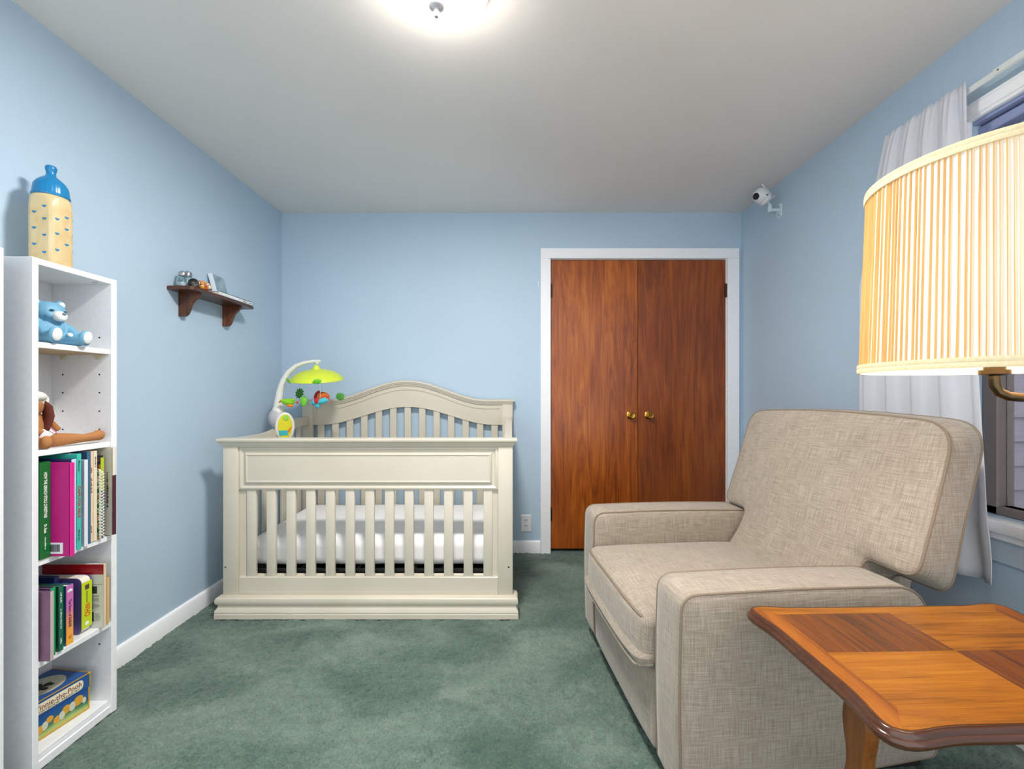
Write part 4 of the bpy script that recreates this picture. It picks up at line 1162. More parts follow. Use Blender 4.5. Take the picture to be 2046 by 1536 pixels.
o = leaf('leaf_pendant', (-1.055, 2.700, 1.088), (1, 0.1, -0.1), (0.1, 0, 1), 11, 0.030, 0.028, plain((72, 150, 50), 0.6), t); o['label'] = 'round green leaf pendant'
for a in (((-1.278, 2.64, 1.14), (-1.276, 2.645, 1.213)), ((-1.234, 2.60, 1.09), (-1.23, 2.61, 1.226)), ((-1.318, 2.60, 1.075), (-1.315, 2.605, 1.20)), ((-1.132, 2.62, 1.115), (-1.135, 2.625, 1.226)), ((-1.055, 2.70, 1.11), (-1.075, 2.69, 1.205)), ((-1.10, 2.52, 1.082), (-1.108, 2.530, 1.196))): cord(a)
# plush bird
bm = B(); c = (-1.318, 2.590, 1.058)
ell(bm, L(*c), (0.038, 0.022, 0.020)); ell(bm, L(c[0] - 0.030, c[1] - 0.006, c[2] + 0.005), (0.014, 0.014, 0.012)); ell(bm, L(c[0] + 0.026, c[1] - 0.006, c[2] + 0.010), (0.016, 0.014, 0.010), rot=(0, R(-15), 0))
bird = remesh(obj('plush_bird', bm, plain((140, 206, 30), 0.8), t), 0.003); bird['label'] = 'green plush bird'
bm = B(); ell(bm, L(c[0] + 0.008, c[1], c[2] - 0.022), (0.020, 0.017, 0.010)); obj('wing', bm, plain((240, 140, 40), 0.8), bird)
bm = B(); tube(bm, [L(c[0] - 0.042, c[1] - 0.008, c[2] + 0.004), L(c[0] - 0.056, c[1] - 0.010, c[2] - 0.006)], [0.006, 0.001], 8); ell(bm, L(c[0] + 0.052, c[1], c[2] - 0.004), (0.008, 0.007, 0.008)); obj('beak', bm, plain((200, 74, 40), 0.8), bird)
# plush lion shaped toy
bm = B(); c = (-1.134, 2.640, 1.084)
ell(bm, L(*c), (0.038, 0.030, 0.032)); ell(bm, L(c[0] + 0.024, c[1] - 0.01, c[2] + 0.008), (0.014, 0.014, 0.014)); ell(bm, L(c[0] - 0.005, c[1], c[2] + 0.022), (0.014, 0.012, 0.012))
lion = remesh(obj('plush_animal', bm, plain((206, 102, 36), 0.85), t), 0.003); lion['label'] = 'orange plush animal'
bm = B()
for k in range(9):
    a = R(112 + k * 14); ell(bm, L(c[0] - 0.010 + 0.036 * math.cos(a), c[1] - 0.006, c[2] + 0.036 * math.sin(a)), (0.0085, 0.008, 0.0085), n=10, m=7)
obj('mane', bm, plain((170, 34, 30), 0.85), lion)
# plush elephant
bm = B(); c = (-1.105, 2.520, 1.058)
EL = lambda dx, dz, dy=0: L(c[0] + dx, c[1] + dy, c[2] + dz)
ell(bm, EL(0.012, 0.004), (0.032, 0.019, 0.017), rot=(0, R(-14), 0)); ell(bm, EL(-0.026, -0.002), (0.0175, 0.017, 0.017)); ell(bm, EL(-0.010, -0.022), (0.013, 0.012, 0.014)); ell(bm, EL(0.042, 0.010), (0.013, 0.012, 0.010)); ell(bm, EL(0.030, 0.018), (0.010, 0.010, 0.010))
tube(bm, [EL(-0.036, -0.006), EL(-0.048, -0.010), EL(-0.055, -0.004)], [0.009, 0.006, 0.005], 10)
ele = remesh(obj('plush_elephant', bm, plain((70, 180, 196), 0.85), t), 0.003); ele['label'] = 'turquoise plush elephant'
bm = B(); ell(bm, EL(-0.010, 0.008, -0.016), (0.013, 0.005, 0.017), rot=(0, R(14), 0)); o = obj('ear', bm, plain((200, 26, 40), 0.8), ele); o['label'] = 'red ear'
bm = B(); tube(bm, [EL(0.012, 0.018), EL(0.030, 0.034), EL(0.050, 0.030), EL(0.062, 0.008), EL(0.068, -0.014)], 0.002, 6); obj('ribbon', bm, plain((196, 70, 60), 0.8), ele)

# ------------------------------------------------------------------ outlet and hook on the back wall
t = thing('outlet', 'white duplex power outlet low on the back wall', 'outlet', (0.105, YB - 0.0002, 0.202))
bm = B(); pillow(bm, round_poly([(-0.036, -0.059), (0.036, -0.059), (0.036, 0.059), (-0.036, 0.059)], 0.003, 3, 1), (0, 0), [(0, 0), (1, 0), (1, 0.003), (0.93, 0.006), (0, 0.006)], lambda p, q, d: (p, -d, q))
pl = obj('cover_plate', bm, WHITE, t, angle=25)
for z in (0.019, -0.019):
    bm = B(); pillow(bm, [(0.0145 * math.cos(a), z + 0.0125 * math.sin(a)) for a in [2 * PI * k / 24 for k in range(24)]], (0, z), [(0, 0.004), (1, 0.004), (1, 0.0068), (0, 0.0072)], lambda p, q, d: (p, -d, q))
    r = obj('receptacle', bm, plain((226, 230, 232), 0.4), t)
    bm = B()
    for x in (-0.0062, 0.0062): box(bm, x - 0.0016, x + 0.0016, -0.0078, -0.006, z + 0.000, z + 0.0085)
    obj('slot', bm, BLACK, r, smooth=False)
t = thing('wall_hook', 'tiny clear hook on the wall left of the closet casing', 'hook', (0.194, YB - 0.0002, 1.870))
bm = B(); box(bm, -0.006, 0.006, -0.002, 0, -0.016, 0.016, 0.001, 1); obj('hook_plate', bm, plain((214, 224, 232), 0.3), t, smooth=False)
bm = B(); tube(bm, [(0, -0.002, 0.0), (0, -0.010, -0.006), (0, -0.013, -0.001), (0, -0.012, 0.004)], 0.0022, 8); obj('hook_arm', bm, plain((214, 224, 232), 0.3), t)

# ------------------------------------------------------------------ security camera on the right wall
t = thing('security_camera', 'white dome security camera on a wall bracket near the ceiling', 'security camera', (XR, 2.615, 2.200))
def Q(x, y, z): return (x - t.location.x, y - 2.615, z - 2.200)
CAMW = plain((226, 228, 230), 0.35); BRW = plain((206, 222, 230), 0.4)
bm = B()
pillow(bm, round_poly([(-0.026, -0.042), (0.026, -0.042), (0.026, 0.042), (-0.026, 0.042)], 0.024, 8, 1), (0, 0), [(0, 0), (1, 0), (1, 0.003), (0.9, 0.006), (0, 0.006)], lambda p, q, d: (-d, p, q))
wp = obj('wall_plate', bm, BRW, t)
for z in (-0.026, 0.026):
    bm = B(); cyl(bm, (-0.0055, 0, z), (-0.0068, 0, z), 0.0042, n=12); obj('screw', bm, plain((120, 128, 134), 0.3, 0.9), wp)
bm = B(); tube(bm, [Q(1.602, 2.615, 2.205), Q(1.548, 2.615, 2.205)], 0.0105, 14); tube(bm, [Q(1.549, 2.615, 2.192), Q(1.549, 2.615, 2.232)], 0.0125, 14)
ell(bm, Q(1.549, 2.615, 2.234), (0.0105, 0.011, 0.0105)); tube(bm, [Q(1.549, 2.615, 2.236), Q(1.527, 2.604, 2.252)], 0.006, 10); tube(bm, [Q(1.531, 2.606, 2.249), Q(1.524, 2.603, 2.254)], 0.014, 14)
obj('bracket_arm', bm, BRW, t)
# head: axis tilts up and out from the bracket
ax = Vector((-0.72, -0.02, 0.58)).normalized()
c0 = Vector(Q(1.526, 2.603, 2.253))
Mh = Matrix.Translation(c0) @ ax.to_track_quat('Z', 'Y').to_matrix().to_4x4()
bm = B(); lathe(bm, [(0, 0), (0.030, 0), (0.037, 0.006), (0.0395, 0.016), (0.0395, 0.024), (0, 0.024)], 32, M=Mh); obj('camera_base', bm, CAMW, t)
bm = B(); lathe(bm, [(0, 0.024), (0.0385, 0.024), (0.0388, 0.0255), (0, 0.0255)], 32, M=Mh); o = obj('seam_ring', bm, plain((120, 122, 124), 0.5), t)
bm = B(); lathe(bm, [(0, 0.0255), (0.039, 0.0255), (0.042, 0.040), (0.042, 0.055), (0.038, 0.072), (0.030, 0.084), (0.017, 0.092), (0, 0.095)], 36, M=Mh); hd = obj('camera_head', bm, CAMW, t)
hc = Mh @ Vector((0, 0, 0.054))
ld = Vector((-0.88, -0.38, -0.34)).normalized()
Ml = Matrix.Translation(hc + ld * 0.032) @ ld.to_track_quat('Z', 'Y').to_matrix().to_4x4()
bm = B(); lathe(bm, [(0, 0), (0.019, 0), (0.0195, 0.008), (0.017, 0.012), (0.010, 0.0135), (0, 0.014)], 28, M=Ml); o = obj('lens', bm, plain((10, 10, 11), 0.15), hd); o['label'] = 'black lens'
bm = B(); Ms = Matrix.Translation(hc + Vector((0.12, -0.97, -0.12)).normalized() * 0.0405 + ax * -0.016) @ Vector((0.12, -0.97, -0.12)).to_track_quat('Z', 'Y').to_matrix().to_4x4()
lathe(bm, [(0, -0.002), (0.005, -0.002), (0.0045, 0.0008), (0, 0.001)], 16, M=Ms); obj('sensor_hole', bm, BLACK, hd)
sidev = Vector((0.60, 0.0, 0.78))
for p0, d, ln in ((c0 + ax * 0.006 + sidev * 0.047, ax + Vector((0.02, -0.1, 0.06)), 0.082), (c0 + ax * 0.004 + Vector((0.026, 0.026, 0.010)), Vector((0.70, 0.1, 0.58)), 0.050)):
    d = d.normalized()
    bm = B(); tube(bm, [p0 - d * 0.006, p0 + d * ln], [0.0046, 0.0038], 10); ell(bm, p0 + d * ln, (0.0038, 0.0038, 0.0038), n=10, m=6)
    obj('antenna', bm, CAMW, t)

# ------------------------------------------------------------------ ceiling light
LX, LY = -0.222, 1.300
t = thing('ceiling_light', 'flush round white glass ceiling light with a grey finial', 'ceiling light', (LX, LY, ZC))
bm = B(); lathe(bm, [(0, -0.0005), (0.172, -0.0005), (0.174, -0.008), (0.170, -0.022), (0.160, -0.034), (0.150, -0.036), (0, -0.036)], 64); o = obj('base_pan', bm, plain((206, 206, 208), 0.3, 0.4), t)
GLOW = m_emit('lit_opal_glass', (255, 250, 244), 10.0)
_t = GLOW.node_tree; _o = _t.nodes['Material Output']; _b = _t.nodes['Principled BSDF']
_tr = _t.nodes.new('ShaderNodeBsdfTransparent'); _mx = _t.nodes.new('ShaderNodeMixShader'); _mx.inputs[0].default_value = 0.6
_t.links.new(_b.outputs[0], _mx.inputs[1]); _t.links.new(_tr.outputs[0], _mx.inputs[2]); _t.links.new(_mx.outputs[0], _o.inputs['Surface'])
ld = bpy.data.lights.new('ceiling_lamp_light', 'AREA'); ld.shape = 'DISK'; ld.size = 0.27; ld.energy = 42; ld.color = (1.0, 0.965, 0.92)
lo = bpy.data.objects.new('ceiling_lamp_light', ld); C.objects.link(lo); lo.location = (LX, LY, ZC - 0.040)
bm = B(); lathe(bm, [(0.154, -0.030), (0.159, -0.040), (0.156, -0.052), (0.140, -0.070), (0.112, -0.086), (0.075, -0.098), (0.035, -0.104), (0, -0.106)], 64); o = obj('glass_bowl', bm, GLOW, t); o['label'] = 'lit white glass bowl'
bm = B(); lathe(bm, [(0, -0.104), (0.024, -0.105), (0.0245, -0.108), (0.020, -0.114), (0.010, -0.118), (0.0065, -0.122), (0.0085, -0.128), (0.009, -0.134), (0.006, -0.140), (0, -0.142)], 28); obj('finial', bm, plain((186, 186, 190), 0.35, 0.6), t)
# ------------------------------------------------------------------ armchair
ch = thing('armchair', 'oatmeal linen recliner armchair with piped seams facing the crib side', 'armchair', (0.392, 1.578, 0), R(5.6))
# local x runs from the chair front to its back, local -y is the side nearest the camera
ARM_Z = 0.59
def arm(s):
    yc = s * 0.3885
    ol = round_poly([(0.0, 0.055), (0.0, ARM_Z), (0.70 if s < 0 else 0.78, ARM_Z - 0.006), (0.73 if s < 0 else 0.78, 0.12)], [0.02, 0.045, 0.10 if s < 0 else 0.04, 0.02], 8, 0.03)
    def mp(p, q, d):
        # the band bulges a little, the front sags slightly
        w = 0.006 * math.sin(PI * max(0, min(1, p / 0.72))) if q > ARM_Z - 0.03 else 0
        return (p - 0.006 * math.sin(PI * min(1, max(0, (q - 0.05) / 0.54))) * (1 if p < 0.1 else 0), yc + d, q + w)
    c = (0.36, 0.32)
    rings = [(0, -0.084), (0.5, -0.083), (0.85, -0.080), (0.95, -0.0765), (0.985, -0.072), (1.0, -0.066), (1.003, -0.04), (1.006, 0), (1.003, 0.04), (1.0, 0.066), (0.985, 0.072), (0.95, 0.0765), (0.85, 0.080), (0.5, 0.083), (0, 0.084)]
    bm = B(); pillow(bm, ol, c, rings, mp)
    a = obj('armrest', bm, LINEN, ch, angle=180)
    for d in (-0.070, 0.070):
        bm = B(); tube(bm, [mp(c[0] + (p - c[0]) * 0.995, c[1] + (q - c[1]) * 0.995, d) for p, q in ol], 0.0036, 8, closed=True)
        obj('piping', bm, PIPING, a)
for s in (1, -1): arm(s)
# seat cushion
def seatdef(x, y, z):
    k = max(0, 1 - (y / 0.31) ** 2) * max(0, 1 - (x / 0.34) ** 4)
    f = max(0, 1 - (y / 0.31) ** 4)
    z2 = z + (0.034 * k if z > 0 else 0)
    front = max(0, (-x - 0.2) / 0.12)
    x2 = x - 0.022 * f * front * math.cos(z / 0.085 * 0.9) - (0.018 * front if z < -0.04 else 0)
    return (x2, y, z2)
bm = B(); SM = Matrix.Translation((0.295, 0, 0.378))
rbox(bm, (0.325, 0.3015, 0.080), 0.035, 14, 5, seatdef, SM)
seat = obj('seat_cushion', bm, LINEN, ch, angle=180)
def seat_line(zl, xo, pull):
    pts = []
    for k in range(41):
        y = -0.298 + 0.596 * k / 40
        r = 0.03
        e = min(1, (0.298 - abs(y)) / r)
        x = -0.325 + xo + (1 - math.sin(e * PI / 2)) * 0.035
        z = zl - (1 - math.sin(min(1, e) * PI / 2)) * pull
        q = seatdef(x, y, z)
        pts.append(SM @ Vector(q))
    return pts
for zl, xo, pull, rr in ((0.0655, 0.0062, 0.012, 0.0044), (-0.074, 0.006, -0.010, 0.0052)):
    bm = B(); tube(bm, seat_line(zl, xo, pull), rr, 8); obj('piping', bm, PIPING if zl > 0 else LINEN, seat)
# footrest panel under the seat
def footdef(x, y, z):
    b = max(0, 1 - (y / 0.31) ** 4)
    return (x - 0.014 * b * math.cos(z / 0.13 * 1.3) * (1 if x < 0 else 0), y, z)
bm = B(); rbox(bm, (0.035, 0.3015, 0.118), 0.018, 10, 4, footdef, Matrix.Translation((0.034, 0, 0.176)))
obj('footrest_panel', bm, LINEN, ch, angle=180)
# reclined back cushion, its upper half spreading over the arms
def uc(z):
    K = [(0.34, 0.520), (0.44, 0.592), (0.52, 0.645), (0.60, 0.680), (0.80, 0.744), (0.92, 0.780), (1.03, 0.806)]
    for (a, ua), (b, ub) in zip(K[:-1], K[1:]):
        if z <= b: return ua + (ub - ua) * (z - a) / (b - a)
    return K[-1][1]
ol = round_poly([(-0.288, 0.40), (-0.288, 0.600), (-0.448, 0.600), (-0.440, 1.022), (0.440, 1.022), (0.448, 0.600), (0.288, 0.600), (0.288, 0.40)],
                [0.03, 0.03, 0.045, 0.085, 0.085, 0.045, 0.03, 0.03], 9, 0.025)
cb = (0, 0.77)
def bmap(p, q, d):
    crown = 0.020 * (1 - (p / 0.45) ** 2) if q > 0.9 else 0
    sag = 0.050 * max(0, min(1, (0.75 - q) / 0.15)) * max(0, min(1, (0.055 - d) / 0.09)) ** 1.5 if abs(p) > 0.2 and q > 0.55 else 0
    return (uc(q) + 0.066 - d, -p, q - sag + crown * max(0, min(1, (q - 0.9) / 0.1)))
rings = [(0, -0.052), (0.5, -0.052), (0.9, -0.049), (0.97, -0.045), (1, -0.037), (1.010, -0.02), (1.012, 0.01), (1.010, 0.035), (1.0, 0.064), (0.985, 0.069), (0.96, 0.074), (0.9, 0.083), (0.8, 0.092), (0.65, 0.099), (0.5, 0.104), (0.35, 0.107), (0.18, 0.109), (0, 0.110)]
bm = B(); pillow(bm, ol, cb, rings, bmap, relax=400)
back = obj('backrest', bm, LINEN, ch, angle=180)
for d in (0.063, -0.037):
    bm = B(); tube(bm, [bmap(p, q, d) for p, q in ol], 0.0038, 8, closed=True); obj('piping', bm, PIPING, back)
# outer shell behind the cushion and the dark plinth
bm = B()
rbox(bm, (0.045, 0.298, 0.36), 0.03, 8, 4, lambda x, y, z: (x + 0.20 * (z / 0.36) * 0.5, y, z), Matrix.Translation((0.80, 0, 0.50)))
obj('outer_back', bm, LINEN, ch, angle=180)
bm = B(); box(bm, 0.09, 0.80, -0.36, 0.36, 0.0, 0.075, 0.01, 2); o = obj('base', bm, plain((36, 34, 32), 0.7), ch); o['label'] = 'dark recessed base'
bm = B(); box(bm, 0.07, 0.78, -0.30, 0.30, 0.075, 0.29, 0.01, 2); obj('seat_frame', bm, plain((60, 56, 52), 0.9), ch)

# ------------------------------------------------------------------ oak end table
TZ = 0.580
TCX, TCY, HL, HW = 0.9145, 0.893, 0.322, 0.205
tb = thing('end_table', 'oak end table with inlaid veneer top and scalloped dark edge', 'table', (TCX, TCY, 0), R(1.5))
def table_outline(grow=0.0, dip=0.013):
    pts = []
    def side(p0, p1, nrm):
        L_ = math.dist(p0, p1); out = []
        for k in range(41):
            s = k / 40; dd = min(s, 1 - s) * L_
            # concave bow that eases out into the protruding corners
            e = smooth01((dd - 0.012) / 0.10)
            out.append((p0[0] + (p1[0] - p0[0]) * s - nrm[0] * dip * e, p0[1] + (p1[1] - p0[1]) * s - nrm[1] * dip * e))
        return out
    a, b = HL, HW
    raw = side((-a, -b), (a, -b), (0, -1))[1:-1] + side((a, -b), (a, b), (1, 0))[1:-1] + side((a, b), (-a, b), (0, 1))[1:-1] + side((-a, b), (-a, -b), (-1, 0))[1:-1]
    # round the corners by averaging
    V = [Vector(p) for p in raw]
    for _ in range(3): V = [(V[i - 1] + V[i] * 2 + V[(i + 1) % len(V)]) / 4 for i in range(len(V))]
    if grow:
        W = []
        for i in range(len(V)):
            d = (V[(i + 1) % len(V)] - V[i - 1]).normalized(); W.append(V[i] + Vector((d.y, -d.x)) * grow)
        V = W
    return [tuple(p) for p in V]
T0 = table_outline()
# moulded edge: sweep through offset rings
bm = B()
rows = []
for g, z in ((-0.012, 0.5505), (-0.002, 0.5505), (0.006, 0.553), (0.0115, 0.5595), (0.012, 0.565), (0.0095, 0.5695), (0.0065, 0.571), (0.0060, 0.574), (0.0045, 0.578), (0.001, 0.5800), (-0.003, 0.5798), (-0.0045, 0.5785)):
    rows.append([bm.verts.new((p[0], p[1], z)) for p in table_outline(g)])
grid_faces(bm, rows, True)
bm.faces.new(rows[0])
bm.faces.new(rows[-1])
top = obj('tabletop', bm, OAK_EDGE, tb, angle=40)
# veneer: border strips and four quarters, each a separate veneer piece
T1 = table_outline(-0.0035)
def inner(x, y): return (x, y)
ix0, ix1, iy0, iy1 = -0.268, 0.268, -0.150, 0.160
zc = 0.5801
def strip(name, sel, a, b, mat):
    bm = B(); pts = [p for p in T1 if sel(p)]
    ol = pts + [b, a]
    prism(bm, ol, lambda p, q, d: (p, q, d), zc - 0.002, zc)
    return obj(name, bm, mat, top, smooth=False)
def quad_of(p):
    x, y = p[0] / HL, p[1] / HW
    # mitre lines run from the inner corners to the outer corners
    dx = max(ix0 - p[0], p[0] - ix1, 0) ; dy = max(iy0 - p[1], p[1] - iy1, 0)
    if dx >= dy * 1.02: return 'l' if p[0] < 0 else 'r'
    return 'n' if p[1] < 0 else 'f'
corner = {}
def strip2(name, key, mat, c0, c1):
    idx = [i for i, p in enumerate(T1) if quad_of(p) == key]
    # make the run contiguous
    n = len(T1); s = set(idx)
    start = [i for i in idx if (i - 1) % n not in s][0]
    run = []
    i = start
    while i in s: run.append(T1[i]); i = (i + 1) % n
    run.append(T1[i % n])
    bm = B(); prism(bm, run + [c1, c0], lambda p, q, d: (p, q, d), zc - 0.002, zc)
    return obj(name, bm, mat, top, smooth=False)
strip2('border_veneer', 'n', OAK_X, (ix0, iy0), (ix1, iy0)); strip2('border_veneer', 'r', OAK_Y, (ix1, iy0), (ix1, iy1))
strip2('border_veneer', 'f', OAK_X, (ix1, iy1), (ix0, iy1)); strip2('border_veneer', 'l', OAK_Y, (ix0, iy1), (ix0, iy0))
mx, my = 0.0, 0.006
for (x0, x1, y0, y1, mt) in ((ix0, mx, my, iy1, OAK_D), (mx, ix1, my, iy1, OAK_X), (ix0, mx, iy0, my, OAK_X), (mx, ix1, iy0, my, OAK_D)):
    bm = B(); box(bm, x0, x1, y0, y1, zc - 0.002, zc + 0.00005); o = obj('quarter_veneer', bm, mt, top, smooth=False)
    if mt is OAK_D: o['label'] = 'darker quarter of the veneer'
# apron, two scalloped end legs, feet and stretcher
bm = B(); box(bm, -0.235, 0.235, -0.06, 0.06, 0.515, 0.5502, 0.003, 1); obj('apron', bm, OAK_LEG, tb, smooth=False)
for s in (-1, 1):
    prof = []
    for k in range(31):
        z = 0.05 + 0.47 * k / 30
        w = 0.024 + 0.005 * math.sin((z - 0.1) * 42) + (0.012 if z < 0.1 else 0) * (1 - (z - 0.05) / 0.05)
        prof.append((w, z))
    ol = [(w, z) for w, z in prof] + [(-w, z) for w, z in prof[::-1]]
    bm = B(); prism(bm, ol, lambda p, q, d: (s * 0.205 + d, p, q), -0.014, 0.014); obj('leg', bm, OAK_LEG, tb, smooth=False)
    bm = B()
    fo = [(-0.16, 0), (-0.165, 0.02), (-0.14, 0.034), (-0.06, 0.045), (0, 0.058), (0.06, 0.045), (0.14, 0.034), (0.165, 0.02), (0.16, 0), (0.10, 0), (0.08, 0.010), (-0.08, 0.010), (-0.10, 0)]
    prism(bm, fo, lambda p, q, d: (s * 0.205 + d, p, q), -0.017, 0.017); obj('foot', bm, OAK_LEG, tb, smooth=False)
bm = B(); box(bm, -0.192, 0.192, -0.022, 0.022, 0.16, 0.185, 0.003, 1); obj('stretcher', bm, OAK_LEG, tb, smooth=False)

# ------------------------------------------------------------------ floor lamp with pleated shade
SX, SY = 0.832, 0.752
SZ0, SZ1, SR0, SR1 = 1.1475, 1.492, 0.1835, 0.1725
lm = thing('floor_lamp', 'bronze swing arm floor lamp with pleated cream shade beside the table', 'lamp', (1.225, 0.585, 0))
def K(x, y, z): return (x - 1.225, y - 0.585, z)
t = NT('cream_pleated_fabric'); nz = t.noise((300, 300, 6), 2)
CREAMF = t.set(t.ramp(nz, [(0.3, (242, 234, 212)), (0.7, (248, 242, 224))]), 0.85, spec=0.1)
def translucent(t, c, f):
    tr = t.n('ShaderNodeBsdfTranslucent'); tr.inputs['Color'].default_value = lin(c)
    mx = t.n('ShaderNodeMixShader'); mx.inputs[0].default_value = f
    t.l(t.b.outputs[0], mx.inputs[1]); t.l(tr.outputs[0], mx.inputs[2]); t.l(mx.outputs[0], t.out.inputs['Surface'])
translucent(t, (250, 242, 230), 0.035)
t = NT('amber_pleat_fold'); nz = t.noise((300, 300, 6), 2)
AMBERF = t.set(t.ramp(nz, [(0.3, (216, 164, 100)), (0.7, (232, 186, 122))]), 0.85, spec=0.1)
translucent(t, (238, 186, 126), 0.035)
bm = B(); random.seed(9)
NP = 150
ang = [0.0]
for k in range(NP): ang.append(ang[-1] + random.uniform(0.6, 1.4))
ang = [a * 2 * PI / ang[-1] for a in ang]
zs = [SZ0 + 0.012 + (SZ1 - SZ0 - 0.024) * k / 8 for k in range(9)]
rows = []
wob = [random.uniform(-0.3, 0.3) for _ in range(NP)]
for z in zs:
    f = (z - SZ0) / (SZ1 - SZ0); r = SR0 + (SR1 - SR0) * f; row = []
    for k in range(NP):
        a0, a1 = ang[k], ang[k + 1]; w = a1 - a0
        sh = 0.25 * w * wob[k] * math.sin(f * 5 + k)
        dep = 0.0030 + 0.0014 * wob[k]
        # a wide face rising, then a narrow fold dropping back
        row.append(bm.verts.new((*K(SX + (r - dep) * math.cos(a0 + sh * 0), SY + (r - dep) * math.sin(a0), 0)[:2], z)))
        row.append(bm.verts.new((*K(SX + r * math.cos(a0 + w * 0.80 + sh), SY + r * math.sin(a0 + w * 0.80 + sh), 0)[:2], z)))
    rows.append(row)
for a, b in zip(rows[:-1], rows[1:]):
    n = len(a)
    for i in range(n):
        j = (i + 1) % n
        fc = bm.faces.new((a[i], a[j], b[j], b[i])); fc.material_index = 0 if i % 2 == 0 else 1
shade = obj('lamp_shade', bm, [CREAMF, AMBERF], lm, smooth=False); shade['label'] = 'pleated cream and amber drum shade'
def ring(bm, r, z, h, tk=0.0022):
    pr = [(r - tk, z), (r + tk, z), (r + tk + 0.0008, z + h * 0.35), (r + tk, z + h * 0.5), (r + tk + 0.0008, z + h * 0.65), (r + tk, z + h), (r - tk, z + h), (r - tk, z)]
    lathe(bm, pr, 96, center=K(SX, SY, 0))
t = NT('cream_trim_band'); nz = t.noise((200, 200, 200), 2)
TRIMB = t.set(t.ramp(nz, [(0.3, (232, 210, 164)), (0.7, (240, 224, 184))]), 0.8)
for rr, zz in ((SR0, SZ0), (SR1, SZ1 - 0.016)):
    bm = B(); ring(bm, rr, zz, 0.016); obj('shade_trim', bm, TRIMB, shade)
# spider fitter and bulb
bm = B()
for k in range(3):
    a = 2 * PI * k / 3 + 0.4; tube(bm, [K(SX, SY, SZ0 + 0.03), K(SX + (SR0 - 0.004) * math.cos(a), SY + (SR0 - 0.004) * math.sin(a), SZ0 + 0.010)], 0.0018, 6)
tube(bm, [K(SX, SY, SZ0 - 0.004), K(SX, SY, SZ0 + 0.07)], 0.014, 14)
obj('socket', bm, BRONZE, lm)
BULB = m_emit('lamp_bulb_glass', (255, 246, 234), 56.0)
bm = B(); lathe(bm, [(0, 0.065), (0.013, 0.068), (0.015, 0.085), (0.028, 0.115), (0.030, 0.132), (0.024, 0.152), (0.010, 0.163), (0, 0.165)], 20, center=K(SX, SY, SZ0)); obj('bulb', bm, BULB, lm)
bm = B()
tube(bm, [K(SX, SY, SZ0 + 0.002), K(SX, SY, SZ0 - 0.012), K(SX + 0.001, SY, SZ0 - 0.024), K(SX + 0.007, SY, SZ0 - 0.036), K(SX + 0.020, SY - 0.003, SZ0 - 0.043), K(SX + 0.036, SY - 0.006, SZ0 - 0.045), K(SX + 0.10, SY - 0.02, SZ0 - 0.045), K(1.05, 0.66, SZ0 - 0.045), K(1.225, 0.585, SZ0 - 0.045)], 0.0078, 14)
lathe(bm, [(0, 0.004), (0.020, 0.004), (0.020, -0.003), (0.012, -0.006), (0, -0.006)], 20, center=K(SX, SY, SZ0 - 0.002))
o = obj('swing_arm', bm, BRONZE, lm); o['label'] = 'curved bronze swing arm'
bm = B(); tube(bm, [(0, 0, 0.02), (0, 0, 1.16)], 0.011, 16); lathe(bm, [(0, 1.16), (0.013, 1.16), (0.013, 1.175), (0.006, 1.185), (0, 1.188)], 16); lathe(bm, [(0, 1.085), (0.016, 1.085), (0.016, 1.125), (0, 1.125)], 16); obj('pole', bm, BRONZE, lm)
bm = B(); lathe(bm, [(0, 0), (0.125, 0), (0.128, 0.006), (0.120, 0.016), (0.05, 0.026), (0.018, 0.032), (0, 0.034)], 40); obj('lamp_base', bm, BRONZE, lm)

# ------------------------------------------------------------------ curtain and rod
CXR = 1.553
RZ = 2.135
t = thing('curtain_rod', 'flat white curtain rod above the window', 'curtain rod', (XR, 1.0, RZ))
bm = B(); box(bm, CXR - XR - 0.003, CXR - XR + 0.003, -0.68, 0.80, -0.011, 0.011, 0.002, 1); box(bm, CXR - XR - 0.006, CXR - XR - 0.002, -0.68, 0.405, -0.009, 0.013, 0.002, 1)
obj('rod', bm, plain((222, 228, 226), 0.4), t)
for y in (0.80, -0.68):
    bm = B(); tube(bm, [(CXR - XR, y - 0.004, 0), (CXR - XR + 0.004, y + 0.008, 0), (CXR - XR + 0.014, y + 0.012, 0), (-0.0005, y + 0.012, 0)], 0.006, 8); obj('rod_return', bm, plain((222, 228, 226), 0.4), t)
bm = B(); cyl(bm, (CXR - XR - 0.0058, 0.388, 0.002), (CXR - XR - 0.0072, 0.388, 0.002), 0.0028, n=10); obj('screw', bm, plain((110, 96, 80), 0.5), t)
bm = B(); random.seed(2)
NU, NV = 150, 60
zb = 0.500
front = []; rows = []
ph = [random.uniform(0, 6.28) for _ in range(6)]
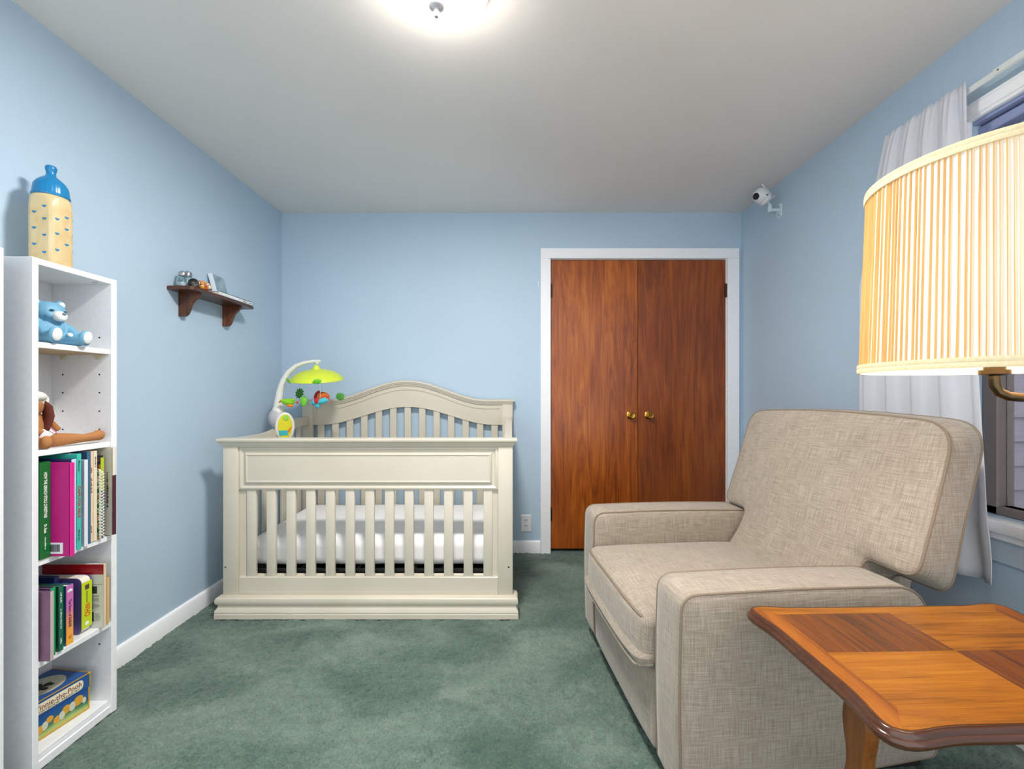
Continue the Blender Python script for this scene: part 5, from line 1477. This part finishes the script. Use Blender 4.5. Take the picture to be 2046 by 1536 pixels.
for j in range(NV + 1):
    v = j / NV                       # 0 at the top
    z = RZ + 0.030 - v * (RZ + 0.030 - zb)
    yr = 1.478 - 0.100 * v ** 1.15 ; yl = 1.800 + 0.165 * min(1, v / 0.35) ** 0.8 * 0.85 - 0.02 * max(0, v - 0.5)
    amp = (0.006 + 0.016 * min(1, v / 0.25)) * (1 - 0.25 * v)
    row = []
    for i in range(NU + 1):
        u = i / NU
        y = yl + (yr - yl) * u
        fold = math.sin(u * 2 * PI * 4.6 + 0.5 + 0.5 * math.sin(v * 2.1)) * amp + 0.25 * amp * math.sin(u * 2 * PI * 9.3 + ph[0])
        ruff = 0.004 * math.sin(u * 2 * PI * 15 + ph[1] + math.sin(v * 30)) * math.exp(-v * 14)
        x = CXR - 0.011 + fold * 0.8 + ruff - 0.014 * v
        if v > 0.78: x += 0.004 * math.sin(u * 21 + v * 33) * (v - 0.78) * 6
        zz = z + 0.006 * math.sin(u * 2 * PI * 15 + ph[2]) * math.exp(-v * 20)
        if v > 0.95: zz += 0.006 * math.sin(u * 7)
        row.append(bm.verts.new((min(x, XR - 0.024), y, zz)))
    rows.append(row)
grid_faces(bm, rows, False)
cu = obj('curtain', bm, CURTAIN, None, angle=180)
sm = cu.modifiers.new('cloth_thickness', 'SOLIDIFY'); sm.thickness = 0.0016; sm.offset = 0
tag(cu, 'white gathered curtain hanging from the rod behind the armchair', 'curtain')

# ------------------------------------------------------------------ light
w = bpy.data.worlds.new('daylight'); bpy.context.scene.world = w; w.use_nodes = True
bg = w.node_tree.nodes['Background']; bg.inputs['Color'].default_value = (0.93, 0.96, 1.0, 1); bg.inputs['Strength'].default_value = 1.1

cd = bpy.data.cameras.new('camera'); cam = bpy.data.objects.new('camera', cd); C.objects.link(cam)
cam.location = (0, 0, 1.11); cam.rotation_euler = (PI / 2, 0, 0)
cd.sensor_width = 36; cd.sensor_fit = 'HORIZONTAL'; cd.lens = 873 / 2046 * 36
cd.shift_x = 2 / 2046; cd.shift_y = 17 / 2046; cd.clip_start = 0.01
sc = bpy.context.scene; sc.camera = cam
sc.view_settings.view_transform = 'Standard'; sc.view_settings.look = 'None'
sc.view_settings.exposure = 0.76; sc.view_settings.gamma = 1.0; sc.view_settings.use_curve_mapping = False
